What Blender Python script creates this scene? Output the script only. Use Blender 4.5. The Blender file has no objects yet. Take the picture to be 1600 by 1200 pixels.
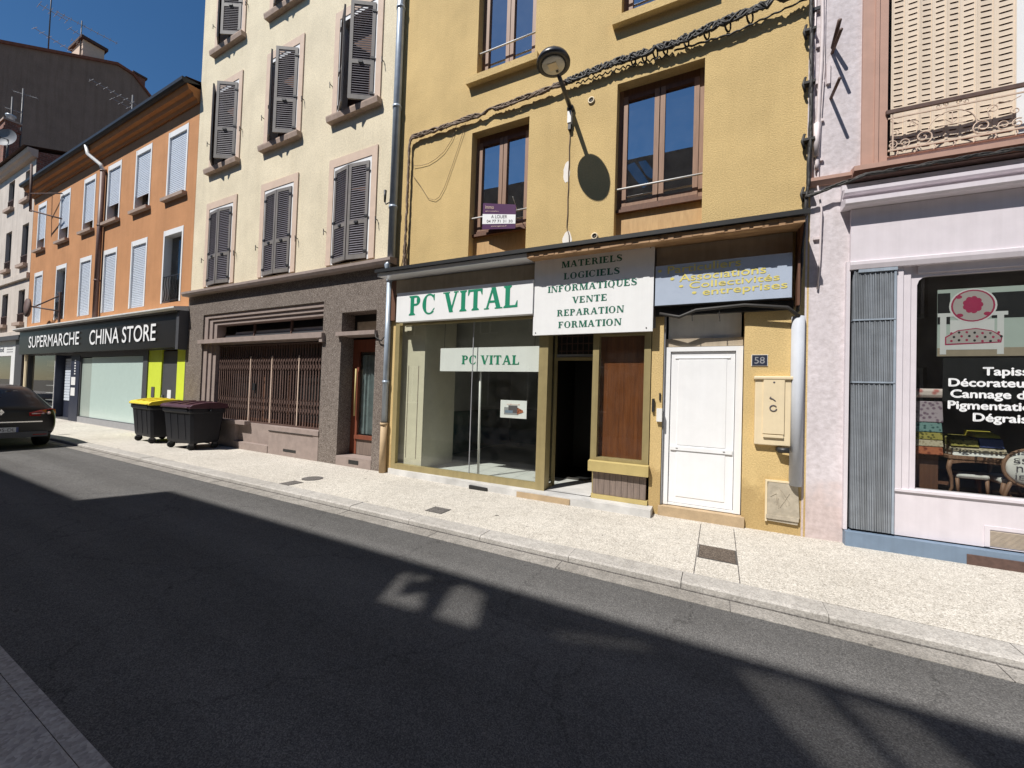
import bpy, bmesh, math, random
from mathutils import Vector, Matrix
random.seed(7)
R = math.radians
S = bpy.context.scene
COL = S.collection

# ------------------------------------------------------------------ camera
CAM_H = 1.6
yaw, pitch, roll = R(27.442), R(1.2434), R(1.873)
fwd = Vector((-math.sin(yaw)*math.cos(pitch), math.cos(yaw)*math.cos(pitch), math.sin(pitch)))
r0 = Vector((math.cos(yaw), math.sin(yaw), 0)); u0 = r0.cross(fwd)
rt = r0*math.cos(roll) + u0*math.sin(roll); up = -r0*math.sin(roll) + u0*math.cos(roll)
cam = bpy.data.cameras.new("camera"); camo = bpy.data.objects.new("camera", cam); COL.objects.link(camo)
mw = Matrix((rt, up, -fwd)).transposed().to_4x4(); mw.translation = Vector((0, 0, CAM_H))
camo.matrix_world = mw
cam.sensor_width = 36; cam.lens = 36*623.46/1600; cam.clip_start = 0.05; cam.clip_end = 2000
S.camera = camo

# ------------------------------------------------------------------ light
SUN = Vector((0.3698, 0.8223, -1.2743)).normalized()      # direction the light travels
elev = math.asin(-SUN.z); az = math.atan2(-SUN.x, -SUN.y)
w = bpy.data.worlds.new("World"); S.world = w; w.use_nodes = True
nt = w.node_tree; nt.nodes.clear()
sky = nt.nodes.new("ShaderNodeTexSky"); sky.sky_type = 'NISHITA'; sky.sun_disc = False
sky.sun_elevation = elev; sky.sun_rotation = az; sky.air_density = 1.0; sky.dust_density = 0.1; sky.ozone_density = 3.5
bg = nt.nodes.new("ShaderNodeBackground"); bg.inputs[1].default_value = 0.07
wo = nt.nodes.new("ShaderNodeOutputWorld")
hs = nt.nodes.new("ShaderNodeHueSaturation"); hs.inputs["Saturation"].default_value = 1.22; nt.links.new(sky.outputs[0], hs.inputs["Color"]); nt.links.new(hs.outputs[0], bg.inputs[0]); nt.links.new(bg.outputs[0], wo.inputs[0])
sl = bpy.data.lights.new("sun", 'SUN'); sl.energy = 5.0; sl.angle = R(0.53); sl.color = (1, 0.965, 0.915)
so = bpy.data.objects.new("sun", sl); COL.objects.link(so)
so.rotation_euler = SUN.to_track_quat('-Z', 'Y').to_euler(); so.location = (-10, -20, 40)
S.view_settings.view_transform = 'Standard'; S.view_settings.look = 'None'
S.view_settings.gamma = 1; S.view_settings.exposure = 0.3
S.render.engine = 'CYCLES'
S.cycles.use_denoising = True; S.cycles.max_bounces = 8; S.cycles.transparent_max_bounces = 16
S.cycles.caustics_reflective = False; S.cycles.caustics_refractive = False
S.cycles.sample_clamp_indirect = 6

# ------------------------------------------------------------------ materials
MATS = {}
def newmat(name):
    m = bpy.data.materials.new(name); m.use_nodes = True
    t = m.node_tree; b = t.nodes["Principled BSDF"]; return m, t, b
def N(t, k, **kw):
    n = t.nodes.new(k)
    for a, v in kw.items(): setattr(n, a, v)
    return n
def ramp(t, fac, stops):
    r = N(t, "ShaderNodeValToRGB"); e = r.color_ramp.elements
    while len(e) < len(stops): e.new(0.5)
    for i, (p, c) in enumerate(stops): e[i].position = p; e[i].color = (*c, 1)
    t.links.new(fac, r.inputs[0]); return r.outputs[0]
def mixc(t, fac, a, b, mode='MIX'):
    n = N(t, "ShaderNodeMix", data_type='RGBA', blend_type=mode)
    for sock, v in ((0, fac), (6, a), (7, b)):
        if isinstance(v, (int, float)): n.inputs[sock].default_value = v
        elif isinstance(v, tuple): n.inputs[sock].default_value = (*v[:3], 1)
        else: t.links.new(v, n.inputs[sock])
    return n.outputs[2]
def noise(t, co, scale, detail=4, rough=.6, out=0):
    n = N(t, "ShaderNodeTexNoise"); n.inputs["Scale"].default_value = scale
    n.inputs["Detail"].default_value = detail; n.inputs["Roughness"].default_value = rough
    t.links.new(co, n.inputs["Vector"]); return n.outputs[out]
def coords(t, sc=(1, 1, 1)):
    c = N(t, "ShaderNodeTexCoord"); m = N(t, "ShaderNodeMapping"); m.inputs["Scale"].default_value = sc
    t.links.new(c.outputs["Object"], m.inputs[0]); return m.outputs[0]
def bump(t, b, h, strength, dist=.01):
    n = N(t, "ShaderNodeBump"); n.inputs["Strength"].default_value = strength; n.inputs["Distance"].default_value = dist
    t.links.new(h, n.inputs["Height"]); t.links.new(n.outputs[0], b.inputs["Normal"])
def sc_(c, k): return tuple(min(1, max(0, x*k)) for x in c)

def plain(name, col, rough=.6, var=.12, scale=6, metal=0, bmp=0, bscale=80, spec=.5, streak=0, fine=0):
    """one paint with soft blotches, optional vertical streaks and grain"""
    m, t, b = newmat(name); co = coords(t)
    c = ramp(t, noise(t, co, scale), [(.25, sc_(col, 1-var)), (.75, sc_(col, 1+var))])
    if streak:
        s = noise(t, coords(t, (14, 14, .5)), 1.0, 5)
        c = mixc(t, streak, c, ramp(t, s, [(.3, (.35, .33, .3)), (.62, (1, 1, 1))]), 'MULTIPLY')
    if fine:
        f = noise(t, co, 130, 2)
        c = mixc(t, fine, c, ramp(t, f, [(.3, (.45, .45, .45)), (.7, (1, 1, 1))]), 'MULTIPLY')
    t.links.new(c, b.inputs["Base Color"])
    b.inputs["Roughness"].default_value = rough; b.inputs["Metallic"].default_value = metal
    b.inputs["Specular IOR Level"].default_value = spec
    if bmp: bump(t, b, noise(t, co, bscale, 3), bmp)
    return m
def stucco(name, col, dirt=.25, bmp=.5, bscale=70, lowdirt=None):
    m, t, b = newmat(name); co = coords(t)
    c = ramp(t, noise(t, co, 1.1, 6), [(.3, sc_(col, .86)), (.7, sc_(col, 1.07))])
    g = noise(t, co, bscale, 3)
    c = mixc(t, .55, c, ramp(t, g, [(.3, (.62, .6, .58)), (.65, (1, 1, 1))]), 'MULTIPLY')
    st = noise(t, coords(t, (5, 5, .35)), 1.0, 5)
    c = mixc(t, dirt, c, ramp(t, st, [(.32, (.5, .46, .4)), (.55, (1, 1, 1))]), 'MULTIPLY')
    if lowdirt:   # splash stains, strongest at the foot of the wall
        sx = N(t, "ShaderNodeSeparateXYZ"); t.links.new(co, sx.inputs[0])
        ad = N(t, "ShaderNodeMath", operation='MULTIPLY_ADD'); t.links.new(noise(t, co, 4, 6), ad.inputs[0])
        ad.inputs[1].default_value = -.9; t.links.new(sx.outputs[2], ad.inputs[2])
        c = mixc(t, .5, c, ramp(t, ad.outputs[0], [(-.0, lowdirt), (.22, (1, 1, 1))]), 'MULTIPLY')
    t.links.new(c, b.inputs["Base Color"]); b.inputs["Roughness"].default_value = .92
    b.inputs["Specular IOR Level"].default_value = .2
    bump(t, b, g, bmp, .012); return m
def speckle(name, cols, scale, rough=.85, bmp=.3, patches=.2, spots=0, tracks=0):
    """aggregate: voronoi grains coloured from a ramp"""
    m, t, b = newmat(name); co = coords(t)
    v = N(t, "ShaderNodeTexVoronoi"); v.inputs["Scale"].default_value = scale; t.links.new(co, v.inputs["Vector"])
    sx = N(t, "ShaderNodeSeparateColor"); t.links.new(v.outputs["Color"], sx.inputs[0])
    k = len(cols)
    c = ramp(t, sx.outputs[0], [(i/(k-1), x) for i, x in enumerate(cols)])
    c = mixc(t, patches, c, ramp(t, noise(t, co, .8, 6), [(.3, (.5, .48, .45)), (.65, (1, 1, 1))]), 'MULTIPLY')
    c = mixc(t, patches, c, ramp(t, noise(t, co, 9, 5), [(.35, (.6, .6, .6)), (.6, (1, 1, 1))]), 'MULTIPLY')
    if spots:     # trodden gum, oil drips
        for sc, lim in ((1.7, .055), (4.1, .07)):
            g = N(t, "ShaderNodeTexVoronoi"); g.inputs["Scale"].default_value = sc
            wv = N(t, "ShaderNodeVectorMath"); wv.operation = 'MULTIPLY_ADD'; t.links.new(noise(t, co, 30, 2, .5, 1), wv.inputs[0]); wv.inputs[1].default_value = (.03, .03, .03); t.links.new(co, wv.inputs[2])
            t.links.new(wv.outputs[0], g.inputs["Vector"])
            gs = N(t, "ShaderNodeSeparateColor"); t.links.new(g.outputs["Color"], gs.inputs[0])
            th = N(t, "ShaderNodeMath", operation='MULTIPLY'); t.links.new(gs.outputs[1], th.inputs[0]); th.inputs[1].default_value = lim
            lt = N(t, "ShaderNodeMath", operation='LESS_THAN'); t.links.new(g.outputs["Distance"], lt.inputs[0]); t.links.new(th.outputs[0], lt.inputs[1])
            mm = N(t, "ShaderNodeMath", operation='MULTIPLY'); mm.inputs[1].default_value = spots; t.links.new(lt.outputs[0], mm.inputs[0])
            c = mixc(t, mm.outputs[0], c, (.07, .065, .06))
    if tracks:    # worn wheel tracks, repair seams and stains running along the street
        tr = noise(t, coords(t, (.06, 1.5, 1)), 1.0, 4, .55)
        c = mixc(t, tracks, c, ramp(t, tr, [(.35, (.62, .62, .62)), (.65, (1.15, 1.15, 1.15))]), 'MULTIPLY')
        cr = N(t, "ShaderNodeTexVoronoi", feature='DISTANCE_TO_EDGE'); cr.inputs["Scale"].default_value = .55
        wv = N(t, "ShaderNodeVectorMath"); wv.operation = 'MULTIPLY_ADD'; t.links.new(noise(t, co, 3, 5, .6, 1), wv.inputs[0]); wv.inputs[1].default_value = (.5, .5, .5); t.links.new(co, wv.inputs[2]); t.links.new(wv.outputs[0], cr.inputs["Vector"])
        c = mixc(t, .5, c, ramp(t, cr.outputs[0], [(.0, (.45, .45, .45)), (.007, (1, 1, 1))]), 'MULTIPLY')
    t.links.new(c, b.inputs["Base Color"]); b.inputs["Roughness"].default_value = rough
    b.inputs["Specular IOR Level"].default_value = .04
    if bmp: bump(t, b, v.outputs["Distance"], bmp, .006)
    return m
def wood(name, a, bcol, scale=(26, 26, 1.6), rough=.6):
    m, t, b = newmat(name)
    c = ramp(t, noise(t, coords(t, scale), 1.5, 8, .7), [(.3, a), (.7, bcol)])
    t.links.new(c, b.inputs["Base Color"]); b.inputs["Roughness"].default_value = rough
    return m
def brick(name, c1, c2, mortar, sc=4.5):
    m, t, b = newmat(name)
    n = N(t, "ShaderNodeTexBrick"); n.inputs["Scale"].default_value = sc
    n.inputs["Color1"].default_value = (*c1, 1); n.inputs["Color2"].default_value = (*c2, 1); n.inputs["Mortar"].default_value = (*mortar, 1)
    n.inputs["Mortar Size"].default_value = .02
    tc = N(t, "ShaderNodeTexCoord"); sx = N(t, "ShaderNodeSeparateXYZ"); cx = N(t, "ShaderNodeCombineXYZ"); ad = N(t, "ShaderNodeMath")
    t.links.new(tc.outputs["Object"], sx.inputs[0]); t.links.new(sx.outputs[0], ad.inputs[0]); t.links.new(sx.outputs[1], ad.inputs[1]); t.links.new(ad.outputs[0], cx.inputs[0]); t.links.new(sx.outputs[2], cx.inputs[1]); t.links.new(cx.outputs[0], n.inputs[0])
    co = coords(t)
    c = mixc(t, .6, n.outputs[0], ramp(t, noise(t, co, 3, 6), [(.3, (.35, .33, .3)), (.7, (1, 1, 1))]), 'MULTIPLY')
    t.links.new(c, b.inputs["Base Color"]); b.inputs["Roughness"].default_value = .9; return m
def glass(name, tint=(.9, .95, .93), ior=1.5, boost=1.0, rough=0.0, dirt_haze=.03):
    m = bpy.data.materials.new(name); m.use_nodes = True; t = m.node_tree; t.nodes.clear()
    o = N(t, "ShaderNodeOutputMaterial"); tr = N(t, "ShaderNodeBsdfTransparent"); gl = N(t, "ShaderNodeBsdfGlossy")
    df = N(t, "ShaderNodeBsdfDiffuse"); df.inputs[0].default_value = (.6, .6, .58, 1)
    tr.inputs[0].default_value = (*tint, 1); gl.inputs["Roughness"].default_value = rough
    lw = N(t, "ShaderNodeLayerWeight"); lw.inputs[0].default_value = .5
    pw = N(t, "ShaderNodeMath", operation='POWER'); pw.inputs[1].default_value = 5; t.links.new(lw.outputs["Facing"], pw.inputs[0])
    mu = N(t, "ShaderNodeMath", operation='MULTIPLY_ADD', use_clamp=True); mu.inputs[1].default_value = .9; mu.inputs[2].default_value = .05*boost
    t.links.new(pw.outputs[0], mu.inputs[0])
    co = coords(t)
    bm_ = N(t, "ShaderNodeBump"); bm_.inputs["Strength"].default_value = .02; bm_.inputs["Distance"].default_value = .02
    t.links.new(noise(t, co, 1.6, 1), bm_.inputs["Height"]); t.links.new(bm_.outputs[0], gl.inputs["Normal"])
    m0 = N(t, "ShaderNodeMixShader"); rr = ramp(t, noise(t, co, 5, 6), [(.35, (0, 0, 0)), (.8, (dirt_haze*2, dirt_haze*2, dirt_haze*2))])
    t.links.new(rr, m0.inputs[0]); t.links.new(tr.outputs[0], m0.inputs[1]); t.links.new(df.outputs[0], m0.inputs[2])
    mx = N(t, "ShaderNodeMixShader"); t.links.new(mu.outputs[0], mx.inputs[0])
    t.links.new(m0.outputs[0], mx.inputs[1]); t.links.new(gl.outputs[0], mx.inputs[2]); t.links.new(mx.outputs[0], o.inputs[0])
    return m

M = {}
M['yellow'] = stucco('ochre_render', (.70, .515, .24), dirt=.08, bmp=.6, bscale=60, lowdirt=(.5, .45, .4))
M['cream'] = stucco('cream_render', (.80, .71, .525), dirt=.10, bmp=.12, bscale=30)
M['orange'] = stucco('orange_render', (.57, .285, .135), dirt=.14, bmp=.15)
M['orange_dark'] = plain('orange_cornice', (.40, .165, .05), .8)
M['white_wall'] = stucco('off_white_render', (.68, .61, .54), dirt=.25, bmp=.2)
M['pink'] = stucco('pale_pink_render', (.71, .65, .67), dirt=.14, bmp=.4, bscale=16, lowdirt=(.75, .6, .5))
M['pinkpaint'] = plain('pale_pink_paint', (.68, .625, .655), .5, .05, streak=.1)
M['rose'] = plain('rose_brown_paint', (.47, .285, .22), .6, .08, streak=.1)
M['gable'] = stucco('dark_gable_render', (.28, .205, .165), dirt=.3, bmp=.2, bscale=20)
M['surround'] = plain('pinkish_window_surround', (.60, .46, .36), .8, .08)
M['stone_sill'] = plain('sill_stone', (.40, .30, .24), .85, .2, bmp=.2)
M['granite'] = speckle('speckled_granite_render', [(.10, .08, .07), (.18, .15, .13), (.235, .198, .172), (.36, .315, .28)], 95, .85, .5, .3)
M['granite_smooth'] = plain('brown_smooth_stone', (.31, .245, .215), .8, .15, fine=.3)
M['pave'] = speckle('pebble_concrete_paving', [(.30, .27, .23), (.50, .465, .405), (.59, .55, .485), (.74, .70, .63)], 120, .9, .25, .3, .8)
M['kerb'] = speckle('granite_kerb_stone', [(.34, .32, .295), (.45, .425, .39), (.53, .505, .465)], 110, .85, .15, .4)
M['gutter'] = speckle('gutter_stone', [(.24, .225, .205), (.34, .32, .29), (.42, .39, .355)], 120, .85, .2, .6, .7)
M['asphalt'] = speckle('worn_asphalt', [(.078, .076, .074), (.110, .107, .104), (.140, .136, .132), (.20, .194, .186)], 190, .9, .2, .2, .6, .55)
M['opp_pave'] = speckle('old_pavement_slab', [(.33, .31, .295), (.43, .405, .385), (.50, .475, .455)], 60, .9, .3, .4)
M['soil'] = plain('bare_ground', (.15, .13, .1), .95, .3)
M['shutter'] = plain('grey_violet_shutter_paint', (.105, .093, .112), .55, .18, streak=.35, spec=.4)
M['shutter_frame'] = plain('grey_brown_shutter_paint', (.19, .172, .158), .6, .15, streak=.3)
M['iron'] = plain('black_iron', (.02, .02, .022), .5, .2)
M['rust'] = plain('rusty_brown_iron', (.10, .058, .046), .7, .3, scale=20)
M['zinc'] = plain('zinc_pipe', (.40, .46, .53), .4, .15, metal=.25, streak=.3)
M['cast'] = plain('beige_cast_pipe', (.46, .33, .19), .7, .1)
M['brownpipe'] = plain('brown_pipe', (.13, .07, .055), .5, .15)
M['gold'] = plain('anodised_gold_aluminium', (.36, .29, .14), .42, .10, metal=.25, streak=.2)
M['goldpaint'] = plain('ochre_trim_paint', (.47, .37, .15), .55, .1)
M['wood_win'] = wood('brown_window_wood', (.20, .105, .06), (.32, .185, .115))
M['wood_dark'] = wood('dark_brown_timber', (.10, .045, .025), (.17, .075, .04))
M['red_wood'] = wood('red_brown_door_wood', (.13, .035, .018), (.23, .065, .03))
M['panel_wood'] = wood('brown_plywood_panel', (.085, .026, .009), (.20, .066, .020), (16, 16, .9), .35)
M['ochre_panel'] = wood('ochre_timber_apron', (.42, .25, .10), (.56, .36, .16), (20, 3, 3))
M['raw_wood'] = wood('weathered_fascia_board', (.20, .10, .045), (.55, .34, .17), (2, 8, 30))
M['plank'] = wood('grey_brown_plank', (.13, .10, .085), (.25, .19, .155), (30, 4, 2))
M['white_pvc'] = plain('white_plastic', (.80, .80, .80), .35, .03, streak=.04)
M['white_paint'] = plain('white_sign_board', (.80, .80, .79), .45, .03, streak=.06)
M['white_metal'] = plain('white_painted_metal', (.74, .73, .70), .5, .08, streak=.12)
M['roller'] = plain('pale_roller_shutter', (.60, .65, .72), .5, .05, streak=.08)
M['cream_box'] = plain('cream_plastic', (.72, .60, .40), .5, .05, streak=.07)
M['beige'] = plain('beige_board', (.40, .33, .24), .7, .1, streak=.2)
M['beige_wall'] = plain('beige_partition', (.62, .57, .44), .7, .06)
M['green_dado'] = plain('dark_green_dado', (.02, .10, .055), .5, .1)
M['grey_wall'] = plain('grey_wall_paint', (.42, .42, .38), .8, .08)
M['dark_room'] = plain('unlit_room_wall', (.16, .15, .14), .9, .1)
M['black'] = plain('black_panel', (.018, .018, .018), .45, .15)
M['blackgloss'] = plain('black_sign_board', (.017, .014, .012), .35, .2)
M['navy'] = plain('dark_navy_paint', (.018, .023, .045), .5, .1)
M['greypaint'] = plain('dark_grey_paint', (.07, .07, .075), .5, .1)
M['midgrey'] = plain('mid_grey_paint', (.30, .30, .31), .6, .1)
M['lime'] = plain('lime_green_paint', (.62, .72, .055), .55, .05)
M['green_text'] = plain('green_vinyl', (.012, .23, .125), .4, .05)
M['dgreen_text'] = plain('dark_green_vinyl', (.012, .13, .08), .45, .05)
M['gold_text'] = plain('gold_vinyl', (.70, .60, .17), .45, .05)
M['whitetext'] = plain('white_lettering', (.9, .9, .9), .4, .02)
M['bluepanel'] = plain('steel_blue_sign_face', (.42, .48, .58), .25, .05)
M['marble'] = plain('pale_marble_step', (.55, .54, .52), .5, .25, scale=3, fine=.2)
M['tiles'] = plain('pale_floor_tile', (.55, .56, .54), .4, .08)
M['stepstone'] = plain('doorstep_stone', (.45, .33, .2), .85, .2, fine=.3)
M['plaster'] = plain('grey_plaster', (.40, .35, .27), .9, .25, scale=9, bmp=.6, bscale=14)
M['bluegrey'] = plain('blue_grey_plinth_paint', (.17, .23, .31), .6, .12, streak=.15)
M['ribbed'] = plain('galvanised_folding_grille', (.29, .315, .345), .4, .2, metal=.15, streak=.5)
M['cream_shutter'] = plain('cream_metal_shutter', (.72, .60, .47), .5, .05, streak=.08)
M['terracotta'] = plain('terracotta_tile', (.20, .075, .045), .9, .25)
M['brick'] = brick('old_brick', (.34, .12, .075), (.20, .085, .06), (.30, .24, .2), 2.6)
M['tile_roof'] = plain('dark_roof_tiles', (.08, .045, .035), .9, .3)
M['rubber'] = plain('black_rubber', (.015, .015, .015), .8, .2)
M['bin_body'] = plain('dark_grey_bin_plastic', (.012, .0125, .016), .55, .15, streak=.2, spec=.3)
M['bin_yellow'] = plain('yellow_bin_lid_plastic', (.72, .56, .035), .4, .06)
M['bin_red'] = plain('dark_red_bin_lid_plastic', (.055, .016, .026), .45, .15)
M['car_paint'] = plain('black_car_paint', (.005, .0055, .0075), .28, .1, spec=.3); M['car_paint'].node_tree.nodes["Principled BSDF"].inputs["Coat Weight"].default_value = .12
M['car_glass'] = plain('tinted_car_glass', (.01, .011, .012), .06, .1)
M['tail'] = plain('red_tail_lamp', (.28, .012, .012), .2, .1)
M['chrome'] = plain('chrome', (.65, .65, .66), .2, .02, metal=1)
M['plate'] = plain('white_number_plate', (.62, .63, .63), .4, .03)
M['cable_black'] = plain('black_cable_sheath', (.028, .025, .022), .6, .2)
M['cable_tan'] = plain('dusty_brown_cable_sheath', (.17, .115, .075), .7, .3, scale=40)
M['cable_white'] = plain('painted_white_conduit', (.66, .58, .58), .6, .08)
M['lamp_grey'] = plain('dark_grey_lamp_paint', (.028, .031, .038), .35, .1)
M['lens'] = plain('frosted_lamp_lens', (.55, .53, .46), .25, .06)
M['patch'] = plain('bare_white_filler', (.82, .77, .70), .9, .05, bmp=.3)
M['drain'] = speckle('rusty_cover_grit', [(.06, .048, .04), (.13, .105, .085), (.2, .165, .135)], 120, .9, .4, .3)
M['drain_grey'] = speckle('grey_cover_grit', [(.08, .075, .07), (.15, .14, .13), (.22, .2, .19)], 120, .9, .4, .3)
M['iron_dark'] = plain('cast_iron', (.055, .05, .046), .6, .25)
M['purple'] = plain('purple_banner_print', (.075, .02, .075), .5, .05)
M['printed'] = plain('grey_print', (.10, .09, .10), .5, .05)
M['curtain'] = plain('white_net_curtain', (.75, .74, .7), .9, .05)
M['curtain_dark'] = plain('grey_blue_curtain', (.15, .19, .20), .9, .3, scale=8)
M['opal'] = plain('opal_window_film', (.50, .62, .575), .18, .03)
M['opal_grey'] = plain('opal_grey_window_film', (.36, .42, .38), .2, .03)
M['opp_wall'] = stucco('grey_beige_render', (.22, .19, .16), dirt=.5, bmp=.2)
M['opp_roof'] = plain('grey_slate_roof', (.09, .085, .085), .8, .2)
M['magenta'] = plain('raspberry_print', (.42, .03, .10), .6, .1)
M['damask'] = plain('pale_damask_print', (.50, .45, .43), .7, .05)
M['mint'] = plain('pale_mint_print', (.50, .58, .53), .6, .05)
def fabric(n, a, b, s): 
    m, t, bs = newmat(n); v = N(t, "ShaderNodeTexVoronoi"); v.inputs["Scale"].default_value = s
    t.links.new(coords(t), v.inputs["Vector"])
    t.links.new(ramp(t, v.outputs["Distance"], [(.25, a), (.5, b)]), bs.inputs["Base Color"]); bs.inputs["Roughness"].default_value = .95; return m
M['fab_mauve'] = fabric('mauve_damask_fabric', (.18, .12, .17), (.42, .36, .40), 26)
M['fab_teal'] = fabric('teal_patterned_fabric', (.02, .07, .07), (.16, .28, .27), 34)
M['fab_olive'] = fabric('olive_patterned_fabric', (.06, .06, .01), (.32, .28, .07), 34)
M['fab_beige'] = fabric('beige_fabric', (.32, .26, .17), (.48, .42, .30), 40)
M['fab_rust'] = fabric('rust_red_fabric', (.18, .04, .02), (.40, .13, .06), 24)
M['fab_pink'] = fabric('pink_floral_fabric', (.55, .20, .18), (.72, .62, .58), 16)
M['fab_white'] = fabric('white_fabric', (.65, .64, .6), (.75, .74, .7), 16)
M['fab_blue'] = plain('blue_book_cover', (.05, .07, .20), .6, .1)
M['fab_yellow'] = plain('yellow_book_cover', (.65, .55, .08), .6, .1)
M['glass'] = glass('window_glass', (.7, .75, .75), boost=14, dirt_haze=.05)  # diffuse haze pales these panes, standing in for a bright reflection
M['shopglass'] = glass('shop_window_glass', (.93, .96, .925), boost=1.7, dirt_haze=.012)
M['dimglass'] = glass('tinted_shop_glass', (.75, .77, .75), boost=2.0, dirt_haze=.006)
M['lightfilter'] = None

# ------------------------------------------------------------------ mesh builder (s along the wall, d towards the street, z up)
class MB:
    def __init__(self): self.v = []; self.f = []; self.mi = []; self.mats = []; self.cur = 0; self.smooth = []; self.sm = False
    def mat(self, key):
        if key not in self.mats: self.mats.append(key)
        self.cur = self.mats.index(key); return self
    def add(self, vs, fs):
        o = len(self.v); self.v += [(a, -b, c) for a, b, c in vs]
        for f in fs: self.f.append(tuple(o+i for i in f)); self.mi.append(self.cur); self.smooth.append(self.sm)
        return self
    def box(self, s0, s1, d0, d1, z0, z1):
        v = [(s, d, z) for s in (s0, s1) for d in (d0, d1) for z in (z0, z1)]
        return self.add(v, [(0, 1, 3, 2), (4, 6, 7, 5), (0, 4, 5, 1), (2, 3, 7, 6), (0, 2, 6, 4), (1, 5, 7, 3)])
    def quad(self, *p): return self.add(list(p), [tuple(range(len(p)))])
    def prism(self, poly, d0, d1):            # polygon in (s,z), extruded along d
        n = len(poly)
        v = [(s, d0, z) for s, z in poly] + [(s, d1, z) for s, z in poly]
        return self.add(v, [tuple(range(n)), tuple(range(2*n-1, n-1, -1))] + [(i, (i+1) % n, n+(i+1) % n, n+i) for i in range(n)])
    def sprism(self, prof, s0, s1):           # profile in (d,z), extruded along s
        n = len(prof)
        v = [(s0, d, z) for d, z in prof] + [(s1, d, z) for d, z in prof]
        return self.add(v, [tuple(range(n)), tuple(range(2*n-1, n-1, -1))] + [(i, (i+1) % n, n+(i+1) % n, n+i) for i in range(n)])
    def zprism(self, poly, z0, z1):           # polygon in (s,d)
        n = len(poly)
        v = [(s, d, z0) for s, d in poly] + [(s, d, z1) for s, d in poly]
        return self.add(v, [tuple(range(n)), tuple(range(2*n-1, n-1, -1))] + [(i, (i+1) % n, n+(i+1) % n, n+i) for i in range(n)])
    def tube(self, path, r, k=8, caps=True):
        P = [Vector(p) for p in path]; n = len(P); rs = r if isinstance(r, (list, tuple)) else [r]*n
        vs = []; prev = None
        for i, p in enumerate(P):
            t = (P[min(i+1, n-1)]-P[max(i-1, 0)]).normalized()
            if prev is None: a = t.orthogonal().normalized()
            else: a = (prev - t*prev.dot(t)).normalized()
            prev = a; b = t.cross(a)
            for j in range(k):
                an = 2*math.pi*j/k; vs.append(tuple(p + (a*math.cos(an)+b*math.sin(an))*rs[i]))
        fs = [(i*k+j, i*k+(j+1) % k, (i+1)*k+(j+1) % k, (i+1)*k+j) for i in range(n-1) for j in range(k)]
        if caps: fs += [tuple(range(k-1, -1, -1)), tuple((n-1)*k+j for j in range(k))]
        s = self.sm; self.sm = k > 5; self.add(vs, fs); self.sm = s; return self
    def lathe(self, c, prof, k=32, axis='z'):  # profile (r,h)
        vs = []
        for r_, h in prof:
            for j in range(k):
                a = 2*math.pi*j/k; x, y = r_*math.cos(a), r_*math.sin(a)
                vs.append({'z': (c[0]+x, c[1]+y, c[2]+h), 'd': (c[0]+x, c[1]+h, c[2]+y), 's': (c[0]+h, c[1]+x, c[2]+y)}[axis])
        n = len(prof)
        fs = [(i*k+j, i*k+(j+1) % k, (i+1)*k+(j+1) % k, (i+1)*k+j) for i in range(n-1) for j in range(k)]
        fs += [tuple(range(k)), tuple((n-1)*k+j for j in range(k))]
        s = self.sm; self.sm = True; self.add(vs, fs); self.sm = s; return self
    def sheet(self, s0, s1, z0, z1, d, holes=(), depth=.2):   # wall sheet with openings and their reveals
        ss = sorted({s0, s1, *[h[0] for h in holes], *[h[1] for h in holes]}); zs = sorted({z0, z1, *[h[2] for h in holes], *[h[3] for h in holes]})
        ss = [x for x in ss if s0 <= x <= s1]; zs = [x for x in zs if z0 <= x <= z1]
        for a, b in zip(ss, ss[1:]):
            for e, f in zip(zs, zs[1:]):
                ms, mz = (a+b)/2, (e+f)/2
                if any(h[0] < ms < h[1] and h[2] < mz < h[3] for h in holes): continue
                self.quad((a, d, e), (b, d, e), (b, d, f), (a, d, f))
        for h in holes:
            q = d-(h[4] if len(h) > 4 else depth); a, b, e, f = h[:4]
            self.quad((a, d, e), (a, q, e), (a, q, f), (a, d, f)); self.quad((b, d, e), (b, q, e), (b, q, f), (b, d, f))
            self.quad((a, d, f), (b, d, f), (b, q, f), (a, q, f)); self.quad((a, d, e), (b, d, e), (b, q, e), (a, q, e))
        return self
    def build(self, name, mats=None, parent=None, label=None, loc=None, bevel=0):
        me = bpy.data.meshes.new(name)
        me.from_pydata(self.v, [], self.f); 
        keys = self.mats if self.mats else [mats]
        for k in keys: me.materials.append(M[k])
        me.polygons.foreach_set("material_index", self.mi if self.mats else [0]*len(self.f))
        me.polygons.foreach_set("use_smooth", self.smooth)
        bm = bmesh.new(); bm.from_mesh(me); bmesh.ops.recalc_face_normals(bm, faces=bm.faces); bm.to_mesh(me); bm.free()
        me.update()
        o = bpy.data.objects.new(name, me); COL.objects.link(o)
        if parent: o.parent = parent
        if label: o["label"] = label
        if bevel:
            b = o.modifiers.new("bevel", 'BEVEL'); b.width = bevel; b.segments = 2; b.limit_method = 'ANGLE'
        return o
def tag(o, label, cat, group=None, kind=None):
    o["label"] = label; o["category"] = cat
    if group: o["group"] = group
    if kind: o["kind"] = kind
    return o
def struct(o): o["kind"] = "structure"; return o
def thing(name, P, yw, label, cat, group=None):
    o = bpy.data.objects.new(name, None); COL.objects.link(o); o.location = P; o.rotation_euler = (0, 0, yw)
    o.empty_display_size = .2
    return tag(o, label, cat, group)
def put(o, F):  # set a top-level mesh into a facade frame
    o.location = F[0]; o.rotation_euler = (0, 0, F[1]); return o
FL = ((0, 5.72, 0), 0.0)                       # left facades
FY = ((-5.6404, 5.72, 0), R(1.333))            # yellow house
FK = ((0.9178, 5.8726, 0), R(2.3))             # pink house

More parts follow.
